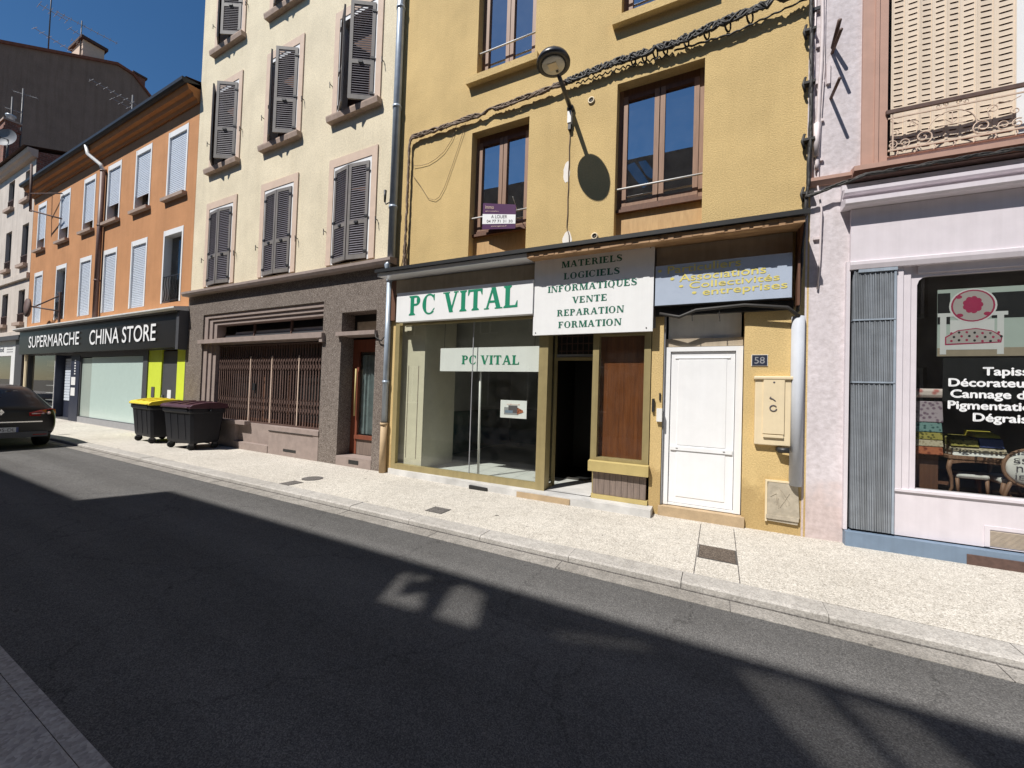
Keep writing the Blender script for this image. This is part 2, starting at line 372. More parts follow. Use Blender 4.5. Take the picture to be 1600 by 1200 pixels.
# ------------------------------------------------------------------ lettering
def font_polys(txt):
    cu = bpy.data.curves.new("txt", 'FONT'); cu.body = txt; cu.size = 1; cu.resolution_u = 4
    o = bpy.data.objects.new("txt", cu); COL.objects.link(o)
    dg = bpy.context.evaluated_depsgraph_get(); me = o.evaluated_get(dg).to_mesh()
    vs = [(v.co.x, v.co.y) for v in me.vertices]; fs = [tuple(p.vertices) for p in me.polygons]
    o.evaluated_get(dg).to_mesh_clear(); bpy.data.objects.remove(o); bpy.data.curves.remove(cu)
    return vs, fs
def sans(mb, txt, s0, s1, z0, z1, d, skew=0, fat=0):
    vs, fs = font_polys(txt)
    xs = [v[0] for v in vs]; ys = [v[1] for v in vs]; a, b, c, e = min(xs), max(xs), min(ys), max(ys)
    for k in ([(0, 0)] if not fat else [(-fat, 0), (fat, 0), (0, -fat), (0, fat)]):
        d += .0006
        mb.add([(s0+(x-a)/(b-a)*(s1-s0)+k[0], d, z0+(y-c)/(e-c)*(z1-z0)+skew*(x-a)/(b-a)+k[1]) for x, y in vs], fs)
    return mb
T_, t_, E_, H_ = .235, .105, .085, .075
def arc(cx, cy, rx, ry, a0, a1, wmax, wmin, n=22):
    """ring segment, thick at the sides and thin at top and bottom"""
    out, inn = [], []
    for i in range(n+1):
        a = R(a0+(a1-a0)*i/n); c, s = math.cos(a), math.sin(a)
        w_ = wmin+(wmax-wmin)*abs(c)**1.3
        out.append((cx+rx*c, cy+ry*s)); inn.append((cx+(rx-w_)*c, cy+(ry-max(wmin, w_*.42))*s))
    return [[out[i], out[i+1], inn[i+1], inn[i]] for i in range(n)]
def rect(a, b, c, e): return [(a, c), (b, c), (b, e), (a, e)]
def stem(x, w=T_, z0=0, z1=1, top=True, bot=True):
    r_ = [rect(x, x+w, z0, z1)]
    if bot: r_.append([(x-E_, z0), (x+w+E_, z0), (x+w+E_, z0+H_*.7), (x+w, z0+H_*1.6), (x, z0+H_*1.6), (x-E_, z0+H_*.7)])
    if top: r_.append([(x-E_, z1), (x-E_, z1-H_*.7), (x, z1-H_*1.6), (x+w, z1-H_*1.6), (x+w+E_, z1-H_*.7), (x+w+E_, z1)])
    return r_
def sl(x0, x1, w, z0=0, z1=1): return [[(x0, z0), (x0+w, z0), (x1+w, z1), (x1, z1)]]
def ser(x, w, z, upw): return [rect(x-E_, x+w+E_, z, z+H_*.8) if not upw else rect(x-E_, x+w+E_, z-H_*.8, z)]
def glyph(c):
    e = E_
    if c == 'I': return stem(e), .36
    if c == 'L': return stem(e)+[rect(e+T_, .72, 0, t_), [(.72, 0), (.72, .3), (.68, .3), (.6, t_), (.6, 0)]], .76
    if c in 'EF':
        p = stem(e)+[rect(e+T_, .7, 1-t_, 1), [(.7, 1), (.7, .74), (.66, .74), (.58, 1-t_), (.58, 1)], rect(e+T_, .52, .47, .47+t_), [(.5, .34), (.54, .34), (.54, .67), (.5, .67), (.46, .51)]]
        if c == 'E': p += [rect(e+T_, .73, 0, t_), [(.73, 0), (.73, .29), (.69, .29), (.61, t_), (.61, 0)]]
        return p, .78 if c == 'E' else .74
    if c == 'T': return stem(.33, top=False)+[rect(0.02, .83, 1-t_, 1), [(.02, 1), (.02, .72), (.06, .72), (.14, 1-t_), (.14, 1)], [(.83, 1), (.83, .72), (.79, .72), (.71, 1-t_), (.71, 1)]], .85
    if c == 'V': return sl(.38, .08, T_)+sl(.42, .74, t_)+ser(.08, T_, 1, 1)+ser(.72, t_, 1, 1), .9
    if c == 'A': return sl(.09, .40, t_)+sl(.66, .36, T_)+ser(.08, t_, 0, 0)+ser(.66, T_, 0, 0)+[rect(.2, .7, .29, .29+t_)], .94
    if c == 'N': return stem(.1, t_)+stem(.76, t_, bot=False)+sl(.66, .1, T_), .93
    if c == 'M': return stem(.1, t_)+stem(.84, T_)+sl(.45, .12, T_)+sl(.5, .87, t_), 1.12
    if c == 'U': return stem(e, T_, .3, 1, bot=False)+stem(.68, t_, .3, 1, bot=False)+arc(.42, .3, .335, .31, 180, 360, .17, .1), .84
    if c in 'PR':
        p = stem(e)+arc(.42, .74, .3, .26, -90, 90, T_, t_)+[rect(e+T_, .43, 1-t_, 1), rect(e+T_, .43, .48, .48+t_)]
        if c == 'R': p += sl(.63, .4, T_, 0, .5)+[rect(.62, .9, 0, H_*.8)]
        return p, .9 if c == 'R' else .76
    if c in 'OQ':
        p = arc(.46, .5, .44, .52, 0, 360, T_, .085, 40)
        if c == 'Q': p += sl(.72, .5, .12, -.2, .12)
        return p, .95
    if c in 'CG':
        p = arc(.46, .5, .44, .52, 48, 312, T_, .085, 34)+[[(.72, .98), (.78, .98), (.78, .66), (.74, .66), (.68, .84)]]
        if c == 'C': p += [[(.70, .13), (.8, .27), (.77, .3), (.66, .2)]]
        else: p += [rect(.62, .8, .05, .42), rect(.55, .87, .40, .47)]
        return p, .88
    if c == 'S':
        pts = [(.58, .78), (.5, .9), (.36, .955), (.2, .91), (.13, .78), (.17, .65), (.32, .55), (.46, .46), (.58, .36), (.61, .23), (.54, .1), (.38, .045), (.2, .08), (.1, .22)]
        ws = [.08, .09, .10, .15, .19, .22, .24, .24, .22, .19, .15, .10, .09, .08]
        P = []; n = len(pts)
        for i in range(n):
            a, b = pts[max(0, i-1)], pts[min(n-1, i+1)]; dx, dy = b[0]-a[0], b[1]-a[1]; L = math.hypot(dx, dy); nx, ny = -dy/L, dx/L
            P.append(((pts[i][0]+nx*ws[i]/2, pts[i][1]+ny*ws[i]/2), (pts[i][0]-nx*ws[i]/2, pts[i][1]-ny*ws[i]/2)))
        r_ = [[P[i][0], P[i+1][0], P[i+1][1], P[i][1]] for i in range(n-1)]
        return r_+[rect(.6, .64, .68, .98), rect(.05, .09, .02, .32)], .72
    return [], .25
def serif(mb, txt, s0, s1, z0, z1, d, skew=0):
    x = 0; polys = []
    for c in txt:
        p, wd = glyph(c)
        polys += [[(px+x, pz) for px, pz in q] for q in p]; x += wd+.09
    x -= .09; k = (s1-s0)/x; i = 0
    for q in polys:
        i += 1; dd = d+.0002*(i % 7)
        mb.add([(s0+a*k, dd, z0+b*(z1-z0)+skew*a/x) for a, b in q], [tuple(range(len(q)))])
    return mb

# ------------------------------------------------------------------ street surfaces
ZR = -0.06
def flat(name, mat_, x0, x1, y0, y1, z, sub=1):
    mb = MB(); mb.quad((x0, -y0, z), (x1, -y0, z), (x1, -y1, z), (x0, -y1, z)); return struct(mb.build(name, mat_))
flat('ground', 'soil', -400, 400, -300, 500, -0.3)
flat('road', 'asphalt', -260, 60, .5, 3.66, ZR)
mb = MB(); mb.box(-260, 60, -3.83, -3.62, -.2, ZR+.004)
struct(mb.build('gutter', 'gutter'))
mb = MB().mat('drain_grey'); mb.box(-120, 40, -3.816, -3.803, -.2, ZR+.010)
for k in range(60): x = -50+k*1.52+random.uniform(-.06, .06); mb.box(x, x+.006, -3.80, -3.62, -.2, ZR+.0065)
struct(mb.build('gutter_joint'))
mb = MB(); mb.mat('kerb')                       # each stone slightly out of line
x = -60.0
while x < 40:
    L = 1.03 if x > -20 else 2.06; j = random.uniform(-.004, .004)
    mb.sprism([(-4.05, -.2), (-4.05, .003+j), (-3.845, .001+j), (-3.822, -.012+j), (-3.815, -.2)], x-.0, x+L-.006); x += L
struct(mb.build('kerb'))
mb = MB(); mb.box(-60, 40, -3.98, -4.04, -.2, -.012); mb.cur = 0
struct(mb.build('kerb_joint', 'drain_grey'))
mb = MB(); mb.quad((-260, -4.055, 0), (60, -4.055, 0), (60, -8.2, 0), (-260, -8.2, 0))
pv = struct(mb.build('pavement', 'pave'))
mb = MB(); mb.box(-260, 60, -.69, 4.15, -.2, .0)
struct(mb.build('opposite_pavement', 'opp_pave'))
mb = MB(); mb.box(-260, 60, -.76, -.695, -.2, -.004)
struct(mb.build('opposite_kerb', 'opp_pave'))
mb = MB().mat('drain_grey')                     # saw-cut joints of the pavement around the cover
for sx in (-.178, .19): mb.box(sx, sx+.008, -4.06, -5.7, 0, .003)
struct(mb.build('pavement_joint'))
def cover(name, pts, mat_, label, cat, frame='iron_dark', h=.006):
    mb = MB(); mb.mat(frame); c = [sum(p[i] for p in pts)/len(pts) for i in (0, 1)]
    mb.zprism([(p[0], -p[1]) for p in pts], -.02, h-.002); mb.mat(mat_)
    mb.zprism([(c[0]+(p[0]-c[0])*.93, -(c[1]+(p[1]-c[1])*.93)) for p in pts], h-.003, h)
    if mat_ == 'iron_dark':
        for i in range(-3, 4):
            a = [(c[0]+(p[0]-c[0])*.8, c[1]+(p[1]-c[1])*.8) for p in pts]
    return tag(mb.build(name), label, cat)
cover('utility_cover', [(-.165, 4.5), (.19, 4.5), (.19, 4.9), (-.165, 4.9)], 'drain', 'square rusty-brown gritty utility cover in the pavement before the white door', 'utility cover')
cover('drain_cover', [(-3.43, 4.215), (-3.16, 4.215), (-3.16, 4.44), (-3.43, 4.44)], 'drain_grey', 'small square grey iron cover in the pavement before the big shop window', 'utility cover')
cover('drain_cover', [(-6.31, 4.06), (-6.07, 4.06), (-6.07, 4.33), (-6.31, 4.33)], 'drain_grey', 'small grey square cover touching the kerb, beside the round manhole', 'utility cover')
cover('manhole_cover', [(-6.22+.17*math.cos(a*math.pi/14), 4.60+.17*math.sin(a*math.pi/14)) for a in range(28)], 'drain_grey', 'round grey manhole cover in the pavement before the granite doorway', 'manhole cover')

# ------------------------------------------------------------------ yellow house
YB_ = thing('shop_house', FY[0], FY[1], 'ochre yellow rendered house with the empty computer shop and white door below', 'building')
holes = [(1.70, 2.80, 3.83, 6.14), (4.22, 5.39, 3.83, 6.22), (1.75, 2.86, 7.12, 9.5), (4.25, 5.42, 7.22, 9.55)]
mb = MB(); mb.sheet(0, 6.58, 3.45, 13, 0, holes, .24)
mb.sheet(0, 6.58, 0, 3.45, 0, [(.14, 4.80, 0, 3.45, .12), (4.95, 5.92, 0, 2.82, .28)])
mb.quad((0, 0, 0), (0, -11, 0), (0, -11, 13), (0, 0, 13)); mb.quad((6.58, 0, 0), (6.58, -11, 0), (6.58, -11, 13), (6.58, 0, 13))
mb.quad((0, -11, 0), (6.58, -11, 0), (6.58, -11, 13), (0, -11, 13)); mb.quad((0, 0, 13), (6.58, 0, 13), (6.58, -11, 13), (0, -11, 13))
mb.build('wall', 'yellow', YB_)
mb = MB(); mb.box(0.02, 6.56, -.3, -10.9, 3.35, 3.5); mb.build('floor_slab', 'grey_wall', YB_)
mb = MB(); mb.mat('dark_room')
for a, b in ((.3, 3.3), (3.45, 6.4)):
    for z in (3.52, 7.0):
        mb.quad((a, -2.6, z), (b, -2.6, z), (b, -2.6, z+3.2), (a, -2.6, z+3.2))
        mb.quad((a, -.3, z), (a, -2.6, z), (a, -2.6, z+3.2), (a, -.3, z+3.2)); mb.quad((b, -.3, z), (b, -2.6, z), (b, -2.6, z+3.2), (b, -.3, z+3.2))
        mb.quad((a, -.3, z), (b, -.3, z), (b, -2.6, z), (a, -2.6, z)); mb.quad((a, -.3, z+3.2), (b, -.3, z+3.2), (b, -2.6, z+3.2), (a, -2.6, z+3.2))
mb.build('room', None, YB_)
def casement(parent, a, b, z0, z1, zb, rail, label=None):
    """two-leaf timber window between z0 and z1; apron panel from zb to z0; thin guard rail"""
    q = -.20; mb = MB().mat('wood_win'); fw = .06
    mb.box(a, a+fw, q-.05, q+.03, z0, z1); mb.box(b-fw, b, q-.05, q+.03, z0, z1)
    mb.mat('wood_dark').box(a+fw, b-fw, q-.05, q+.03, z1-.11, z1); mb.box(a+fw, b-fw, q-.05, q+.06, z0, z0+.05)  # head rail in darker timber, painting in the lintel's shade
    f = mb.build('window', None, parent)
    m_ = (a+b)/2; ir = [(a+fw+.004, m_-.006), (m_+.006, b-fw-.004)]
    for i, (c, e) in enumerate(ir):
        mb = MB().mat('wood_win'); st = .085; zz0, zz1 = z0+.055, z1-.115
        mb.box(c, c+st*.8, q-.03, q+.045, zz0, zz1); mb.box(e-st*.8, e, q-.03, q+.045, zz0, zz1)
        mb.box(c+st*.8, e-st*.8, q-.03, q+.042, zz0, zz0+.07); mb.mat('wood_dark').box(c+st*.8, e-st*.8, q-.03, q+.042, zz1-.06, zz1)  # top rail darker too: shade under the lintel put into its colour
        sh = mb.build('casement', None, f)
        mb = MB(); mb.quad((c+.05, q, zz0+.04), (e-.05, q, zz0+.04), (e-.05, q, zz1-.04), (c+.05, q, zz1-.04)); mb.build('pane', 'glass', f)
    if rail:
        mb = MB(); mb.tube([(a-.01, -.06, rail), (b+.01, -.06, rail)], .014, 8); mb.build('guard_rail', 'white_metal', f)
    if zb < z0:
        mb = MB(); mb.box(a, b, -.18, -.16, zb, z0-.004); mb.build('apron', 'ochre_panel', f)
        mb = MB(); mb.box(a, b, -.16, -.10, z0-.05, z0-.006); mb.build('sill_rail', 'wood_dark', f)
    return f
w1 = casement(YB_, 1.70, 2.80, 4.38, 6.14, 3.78, 4.64)
w2 = casement(YB_, 4.22, 5.39, 4.38, 6.22, 3.78, 4.66)
w3 = casement(YB_, 1.75, 2.86, 7.14, 9.5, 7.14, 7.58)
w4 = casement(YB_, 4.25, 5.42, 7.24, 9.55, 7.24, 7.66)
for f, a, b, z in ((w3, 1.60, 2.95, 7.12), (w4, 4.14, 5.52, 7.21)):
    mb = MB(); mb.sprism([(-.18, z+.0), (-.18, z-.15), (.11, z-.15), (.11, z-.03)], a, b); mb.build('sill', 'yellow', f)
mb = MB().mat('dark_room')
mb.quad((1.8, -.9, 4.4), (2.35, -.7, 4.4), (2.35, -.7, 6.2), (1.8, -.9, 6.2)); 
mb.build('curtain', 'curtain_dark', w1)
# ground floor: shop interior
mb = MB().mat('beige_wall')
mb.box(.16, .74, -.13, -.16, .10, 3.3)
for x_ in (.36, .60): mb.mat('plank').box(x_, x_+.012, -.132, -.126, .3, 2.05)
mb.mat('beige_wall').box(.71, .74, -.162, -1.15, .10, 3.3)
mb.mat('grey_wall').quad((.16, -1.15, 1.12), (.16, -5, 1.12), (.16, -5, 3.3), (.16, -1.15, 3.3))
mb.quad((.16, -5, 1.12), (4.8, -5, 1.12), (4.8, -5, 3.3), (.16, -5, 3.3))
mb.mat('green_dado').quad((.16, -1.15, .1), (.16, -5, .1), (.16, -5, 1.12), (.16, -1.15, 1.12)); mb.quad((.16, -5, .1), (4.8, -5, .1), (4.8, -5, 1.12), (.16, -5, 1.12))
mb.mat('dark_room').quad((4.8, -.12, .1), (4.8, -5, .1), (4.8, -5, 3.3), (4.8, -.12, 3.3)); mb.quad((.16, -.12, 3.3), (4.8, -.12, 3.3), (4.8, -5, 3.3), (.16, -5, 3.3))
mb.mat('black').box(2.98, 3.02, -.40, -4.9, .1, 3.29); mb.box(3.02, 4.79, -1.0, -4.9, .11, .114); mb.box(3.02, 4.79, -.47, -4.9, 3.2, 3.28); mb.box(4.72, 4.79, -.97, -4.9, .1, 3.2)       # partition and passage lining, painted black in place of the doorway's deep shade
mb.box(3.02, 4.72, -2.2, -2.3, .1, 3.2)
mb.mat('grey_wall').box(.5, 3.33, -1.5, -1.58, 2.32, 3.29)       # bulkhead over the display window
mb.build('shop_interior', None, YB_)
mb = MB().mat('tiles'); k = 0
for i in range(12):
    for j in range(14):
        a, e = .17+i*.386, -.14-j*.345
        mb.quad((a, e, .105), (a+.38, e, .105), (a+.38, e-.34, .105), (a, e-.34, .105))
mb.mat('grey_wall').quad((.16, -.12, .101), (4.8, -.12, .101), (4.8, -5, .101), (.16, -5, .101))
mb.build('tiled_floor', None, YB_)
mb = MB(); mb.tube([(1.93, -.22, .105), (1.90, -.22, 2.35)], .022, 8); mb.build('display_pole', 'white_metal', YB_)
# shopfront joinery
mb = MB().mat('gold')
mb.box(.15, .25, -.05, .03, .10, 2.84); mb.box(.25, 3.12, -.05, .04, .10, .20); mb.box(.25, 3.12, -.05, .03, 2.80, 2.85)
mb.box(3.12, 3.27, -.16, .05, .10, 2.62); mb.box(3.12, 3.27, -.16, .02, 2.62, 3.3)
mb.box(3.24, 3.275, -.33, -.37, .10, 2.6); mb.box(3.235, 3.265, -.16, -.33, .10, .16)
fr_ = mb.build('shop_window', None, YB_)
mb = MB(); mb.quad((.25, -.01, .2), (1.865, -.01, .2), (1.865, -.01, 2.8), (.25, -.01, 2.8)); mb.quad((1.872, -.01, .2), (3.12, -.01, .2), (3.12, -.01, 2.8), (1.872, -.01, 2.8))
mb.quad((3.25, -.16, .16), (3.25, -.34, .16), (3.25, -.34, 2.6), (3.25, -.16, 2.6))
mb.build('pane', 'shopglass', fr_)
mb = MB(); mb.box(1.863, 1.874, -.018, .0, .2, 2.8); mb.build('glass_joint', 'midgrey', fr_)
# entrance
mb = MB().mat('gold')
mb.box(3.276, 3.97, -.33, -.37, 2.15, 2.20); mb.box(3.276, 3.29, -.335, -.365, .10, 2.15)
mb.mat('midgrey').box(3.276, 3.97, -.35, -.36, 2.2, 2.25); mb.mat('black').box(3.276, 3.97, -.45, -.46, 2.2, 3.27); mb.mat('iron_dark').box(3.28, 3.97, -.98, -1.02, .10, .135)
en = mb.build('entrance', None, YB_)
mb = MB().mat('rust')
for i in range(7): mb.box(3.34+i*.09, 3.352+i*.09, -.37, -.36, 2.25, 2.58)
for i in range(3): mb.box(3.28, 3.97, -.37, -.362, 2.30+i*.12, 2.312+i*.12)
mb.build('transom_grille', None, en)
mb = MB(); mb.lathe((3.63, -.2, 2.63), [(.0, .03), (.05, .03), (.06, 0), (.06, -.02)], 16); mb.build('spot_lamp', 'white_metal', en)
mb = MB().mat('dark_room'); mb.box(3.27, 3.97, -.12, -.44, 2.66, 2.70); mb.build('soffit', None, en)
mb = MB().mat('marble'); mb.zprism([(.12, 0), (.12, .06), (3.0, .24), (4.86, .25), (4.86, 0)], -.02, .10)
mb.quad((3.28, 0, .108), (3.97, 0, .108), (3.97, -.92, .108), (3.28, -.92, .108))
mb.mat('stepstone').zprism([(2.9, .243), (2.9, .252), (3.75, .258), (3.75, .245)], -.02, .085)
mb.mat('black').prism([(2.02, -.01), (2.36, -.01), (2.36, .055), (2.02, .06)], .14, .222)
mb.build('doorstep', None, YB_)
# brown display case
mb = MB().mat('gold')
mb.box(3.97, 4.06, -.12, .02, .66, 2.55); mb.box(4.70, 4.79, -.12, .02, .66, 2.55); mb.box(4.06, 4.70, -.12, .02, 2.48, 2.55); mb.box(4.06, 4.70, -.10, .02, .66, .70)
mb.mat('gold').box(3.97, 3.99, -.12, -.9, .1, 3.2)
dc = mb.build('display_case', None, YB_)
mb = MB(); mb.box(4.06, 4.70, -.12, -.10, .70, 2.48); mb.build('back_panel', 'panel_wood', dc)
mb = MB(); mb.quad((4.06, -.01, .7), (4.70, -.01, .7), (4.70, -.01, 2.48), (4.06, -.01, 2.48)); mb.build('pane', 'shopglass', dc)
mb = MB(); mb.sprism([(-.1, .5), (.09, .5), (.10, .645), (.0, .658), (-.1, .658)], 3.96, 4.80); mb.build('sill', 'goldpaint', dc)
mb = MB().mat('plank')
for i in range(9): mb.box(4.02+i*.083, 4.02+i*.083+.079, -.1, .015+random.uniform(-.003, .003), .165, .498)
mb.mat('goldpaint').box(4.0, 4.79, -.1, .035, .102, .162)
mb.build('plinth', None, dc)
# street door
mb = MB().mat('white_pvc')
mb.box(4.97, 5.04, -.16, -.06, .14, 2.30); mb.box(5.83, 5.91, -.16, -.06, .14, 2.30); mb.box(5.04, 5.83, -.16, -.06, 2.24, 2.30); mb.box(5.04, 5.83, -.16, -.07, .14, .17)
dr = mb.build('door', None, YB_)
mb = MB().mat('white_pvc'); mb.box(5.045, 5.825, -.14, -.085, .175, 2.235)
for (z0, z1) in ((.26, .88), (.96, 2.13)): mb.box(5.14, 5.73, -.10, -.078, z0, z1); 
mb.box(5.06, 5.81, -.09, -.066, .885, .945)
mb.box(5.10, 5.77, -.09, -.074, 2.14, 2.16)
mb.mat('chrome').box(5.13, 5.16, -.07, -.06, .91, .922); mb.box(5.70, 5.73, -.07, -.06, .91, .922)
mb.build('leaf', None, dr, bevel=.006)
mb = MB().mat('beige'); mb.box(4.97, 5.91, -.18, -.10, 2.31, 2.42); mb.mat('white_metal').box(5.0, 5.89, -.18, -.13, 2.425, 2.78); mb.build('transom', None, dr)
mb = MB().mat('midgrey').box(4.952, 4.968, -.24, -.02, .14, 2.8); mb.build('reveal_trim', None, dr)
mb = MB().mat('stepstone').zprism([(4.93, -.2), (4.93, .035), (5.95, .045), (5.95, -.2)], -.02, .13); mb.build('threshold', None, dr)
# upper boards and canopy
mb = MB().mat('beige').box(.14, 3.06, .0, .05, 3.40, 3.665); mb.mat('wood_dark').box(.0, .14, .0, .06, 2.9, 3.66)
mb.mat('beige').box(4.84, 6.40, .0, .06, 3.40, 3.665)
mb.mat('black').box(4.84, 6.42, .0, .07, 2.72, 2.83)
mb.mat('dark_room').box(3.06, 4.84, .0, .05, 2.56, 3.66)
mb.build('fascia_board', None, YB_)
mb = MB().mat('black')
mb.sprism([(0, 3.80), (0, 3.77), (.44, 3.735), (.44, 3.765)], -.02, 6.50)
mb.box(-.02, 6.50, .425, .455, 3.715, 3.772)
mb.mat('white_pvc').sprism([(.0, 3.68), (.0, 3.72), (.40, 3.715), (.40, 3.655)], .0, 3.02)
mb.mat('raw_wood').sprism([(.0, 3.675), (.0, 3.72), (.41, 3.712), (.41, 3.635)], 3.02, 6.45)
for i in range(26):
    a = 3.05+i*.13+random.uniform(0, .05); mb.box(a, a+random.uniform(.05, .14), .408, .418, 3.64-random.uniform(0, .012), 3.70)
mb.mat('wood_dark').prism([(6.44, 3.67), (6.44, 2.75), (6.465, 2.75), (6.465, 3.67)], .0, .16)
mb.quad((6.455, .0, 3.0), (6.455, .40, 3.66), (6.455, .0, 3.66))
cn = mb.build('canopy', None, YB_)
for (a, z, n_) in ((3.83, 6.09, 'air_vent'), (3.94, 3.985, 'air_vent')):
    mb = MB().mat('cream_box').lathe((a, 0, z), [(.052, 0), (.052, .02), (.035, .022), (.034, .004)], 20, 'd'); mb.mat('iron_dark').lathe((a, .002, z), [(.033, 0), (.033, .006)], 20, 'd'); mb.build(n_, None, YB_)
mb = MB().mat('patch')
def blot(c, rs, rz, d0, d1, n=20): mb.prism([(c[0]+rs*math.cos(2*math.pi*i/n)*random.uniform(.8, 1.15), c[1]+rz*math.sin(2*math.pi*i/n)*random.uniform(.85, 1.1)) for i in range(n)], d0, d1)
blot((3.47, 5.06), .052, .18, -.01, .003); mb.build('filler_patch', None, YB_)
mb = MB().mat('patch'); blot((3.51, 3.98), .072, .15, -.01, .003); mb.build('filler_patch', None, YB_)

# signs on the yellow house
def sign(name, F, boxes, label, cat='sign'):
    mb = MB()
    for b in boxes: mb.mat(b[0]).box(*b[1:])
    return tag(put(mb.build(name), F), label, cat)
sg = sign('shop_sign', FY, [('white_paint', .30, 3.045, .075, .195, 2.835, 3.37)], 'long white fascia sign with big green letters PC VITAL above the shop window', 'sign')
mb = MB(); serif(mb, 'PC VITAL', .60, 2.80, 2.94, 3.295, .1975, .015); mb.build('lettering', 'green_text', sg)
sg = sign('service_sign', FY, [('white_paint', 3.05, 4.82, .12, .165, 2.50, 3.70), ('chrome', 3.09, 3.105, .165, .17, 2.53, 2.545), ('chrome', 4.73, 4.745, .165, .17, 2.54, 2.555), ('chrome', 3.09, 3.105, .165, .17, 3.66, 3.675), ('chrome', 4.76, 4.775, .165, .17, 3.64, 3.655)], 'tall white sign board listing six lines from MATERIELS to FORMATION over the entrance')
for txt, a, b, z in (('MATERIELS', 3.49, 4.39, 3.505), ('LOGICIELS', 3.53, 4.36, 3.325), ('INFORMATIQUES', 3.28, 4.60, 3.145), ('VENTE', 3.67, 4.19, 2.958), ('REPARATION', 3.44, 4.43, 2.775), ('FORMATION', 3.465, 4.40, 2.595)):
    mb = MB().mat('dgreen_text'); serif(mb, txt, a, b, z, z+.096, .1675, .006); mb.build('text_line', None, sg)
sg = sign('customer_sign', FY, [('bluepanel', 4.84, 6.385, .07, .155, 2.845, 3.385), ('iron', 4.83, 6.395, .07, .15, 2.835, 2.845)], 'steel blue sign with gold words Particuliers, Associations and entreprises above the white door')
for txt, a, b, z, h in (('• Particuliers', 4.87, 5.85, 3.262, .098), ('• Associations', 5.03, 6.12, 3.142, .098), ('• Collectivités', 5.14, 6.26, 3.042, .082), ('• entreprises', 5.30, 6.34, 2.912, .11)):
    mb = MB().mat('gold_text'); sans(mb, txt, a, b, z, z+h, .1565, .02, .002); mb.build('text_line', None, sg)
sg = sign('hanging_sign', FY, [('white_paint', 1.12, 3.06, -.11, -.095, 1.95, 2.365)], 'white panel with green PC VITAL hung inside the shop window')
mb = MB(); serif(mb, 'PC VITAL', 1.585, 2.715, 2.075, 2.23, -.092, -.01); mb.build('lettering', 'green_text', sg)
mb = MB()
for s_ in (1.2, 2.98): mb.tube([(s_, -.10, 2.36), (s_, -.10, 3.29)], .004, 5)
mb.build('hanging_wire', 'iron', sg)
sg = sign('window_notice', FY, [('white_paint', 2.43, 2.905, -.03, -.02, 1.185, 1.475)], 'small white paper notice with a picture stuck in the shop window', 'notice')
mb = MB().mat('midgrey').box(2.50, 2.76, -.02, -.017, 1.24, 1.36); mb.mat('printed').box(2.58, 2.74, -.017, -.0155, 1.27, 1.39); mb.mat('bluegrey').box(2.52, 2.66, -.0155, -.0145, 1.27, 1.31)
mb.mat('fab_rust').prism([(2.74, 1.36), (2.84, 1.32), (2.85, 1.29), (2.74, 1.25)], -.0155, -.014); mb.mat('fab_pink').box(2.55, 2.78, -.02, -.0165, 1.40, 1.415)
mb.build('picture', None, sg)
# agency banner tied to the guard rail (turned towards the street's far end)
ag = thing('letting_banner', FY[0], FY[1], 'purple and white letting banner tied to the rail of the left lower window', 'banner')
def ban(u, v, e=0): # u along, v up; banner leans out
    return (1.96+.71*u, -.02+.15*u+e, 4.40-.15*u+v*(.46-.07*u))
mb = MB().mat('purple')
def bq(mb, u0, u1, v0, v1, e): mb.quad(ban(u0, v0, e), ban(u1, v0, e), ban(u1, v1, e), ban(u0, v1, e))
bq(mb, 0, 1, 0, 1, 0); bq(mb, 0, 1, 0, 1, -.01)
mb.quad(ban(0, 0), ban(0, 1), ban(0, 1, -.01), ban(0, 0, -.01)); mb.quad(ban(1, 0), ban(1, 1), ban(1, 1, -.01), ban(1, 0, -.01)); mb.quad(ban(0, 0), ban(1, 0), ban(1, 0, -.01), ban(0, 0, -.01)); mb.quad(ban(0, 1), ban(1, 1), ban(1, 1, -.01), ban(0, 1, -.01))
mb.mat('white_paint'); bq(mb, 0, 1, .2, .58, .004)
mb.build('sheet', None, ag)
def btext(mb, txt, u0, u1, v0, v1, e):
    vs, fs = font_polys(txt); xs = [v[0] for v in vs]; ys = [v[1] for v in vs]
    mb.add([ban(u0+(x-min(xs))/(max(xs)-min(xs))*(u1-u0), v0+(y-min(ys))/(max(ys)-min(ys))*(v1-v0), e) for x, y in vs], fs)
mb = MB().mat('printed'); btext(mb, 'A LOUER', .28, .76, .42, .55, .007); mb.build('text_line', None, ag)
for txt, u0, u1, v0, v1, k in (('04 77 71 31 30', .14, .92, .25, .36, 'printed'), ('immo', .08, .35, .78, .92, 'surround'), ('agence immobiliere', .08, .5, .66, .72, 'surround'), ('www.agence.fr', .28, .76, .07, .14, 'surround')):
    mb = MB().mat(k); btext(mb, txt, u0, u1, v0, v1, .007); mb.build('text_line', None, ag)
mb = MB(); mb.tube([(2.0, -.03, 4.64), (1.99, -.06, 4.64)], .01, 6); mb.tube([(2.66, .24, 4.72), (2.6, -.06, 4.64)], .006, 6); mb.build('tie', 'white_metal', ag)
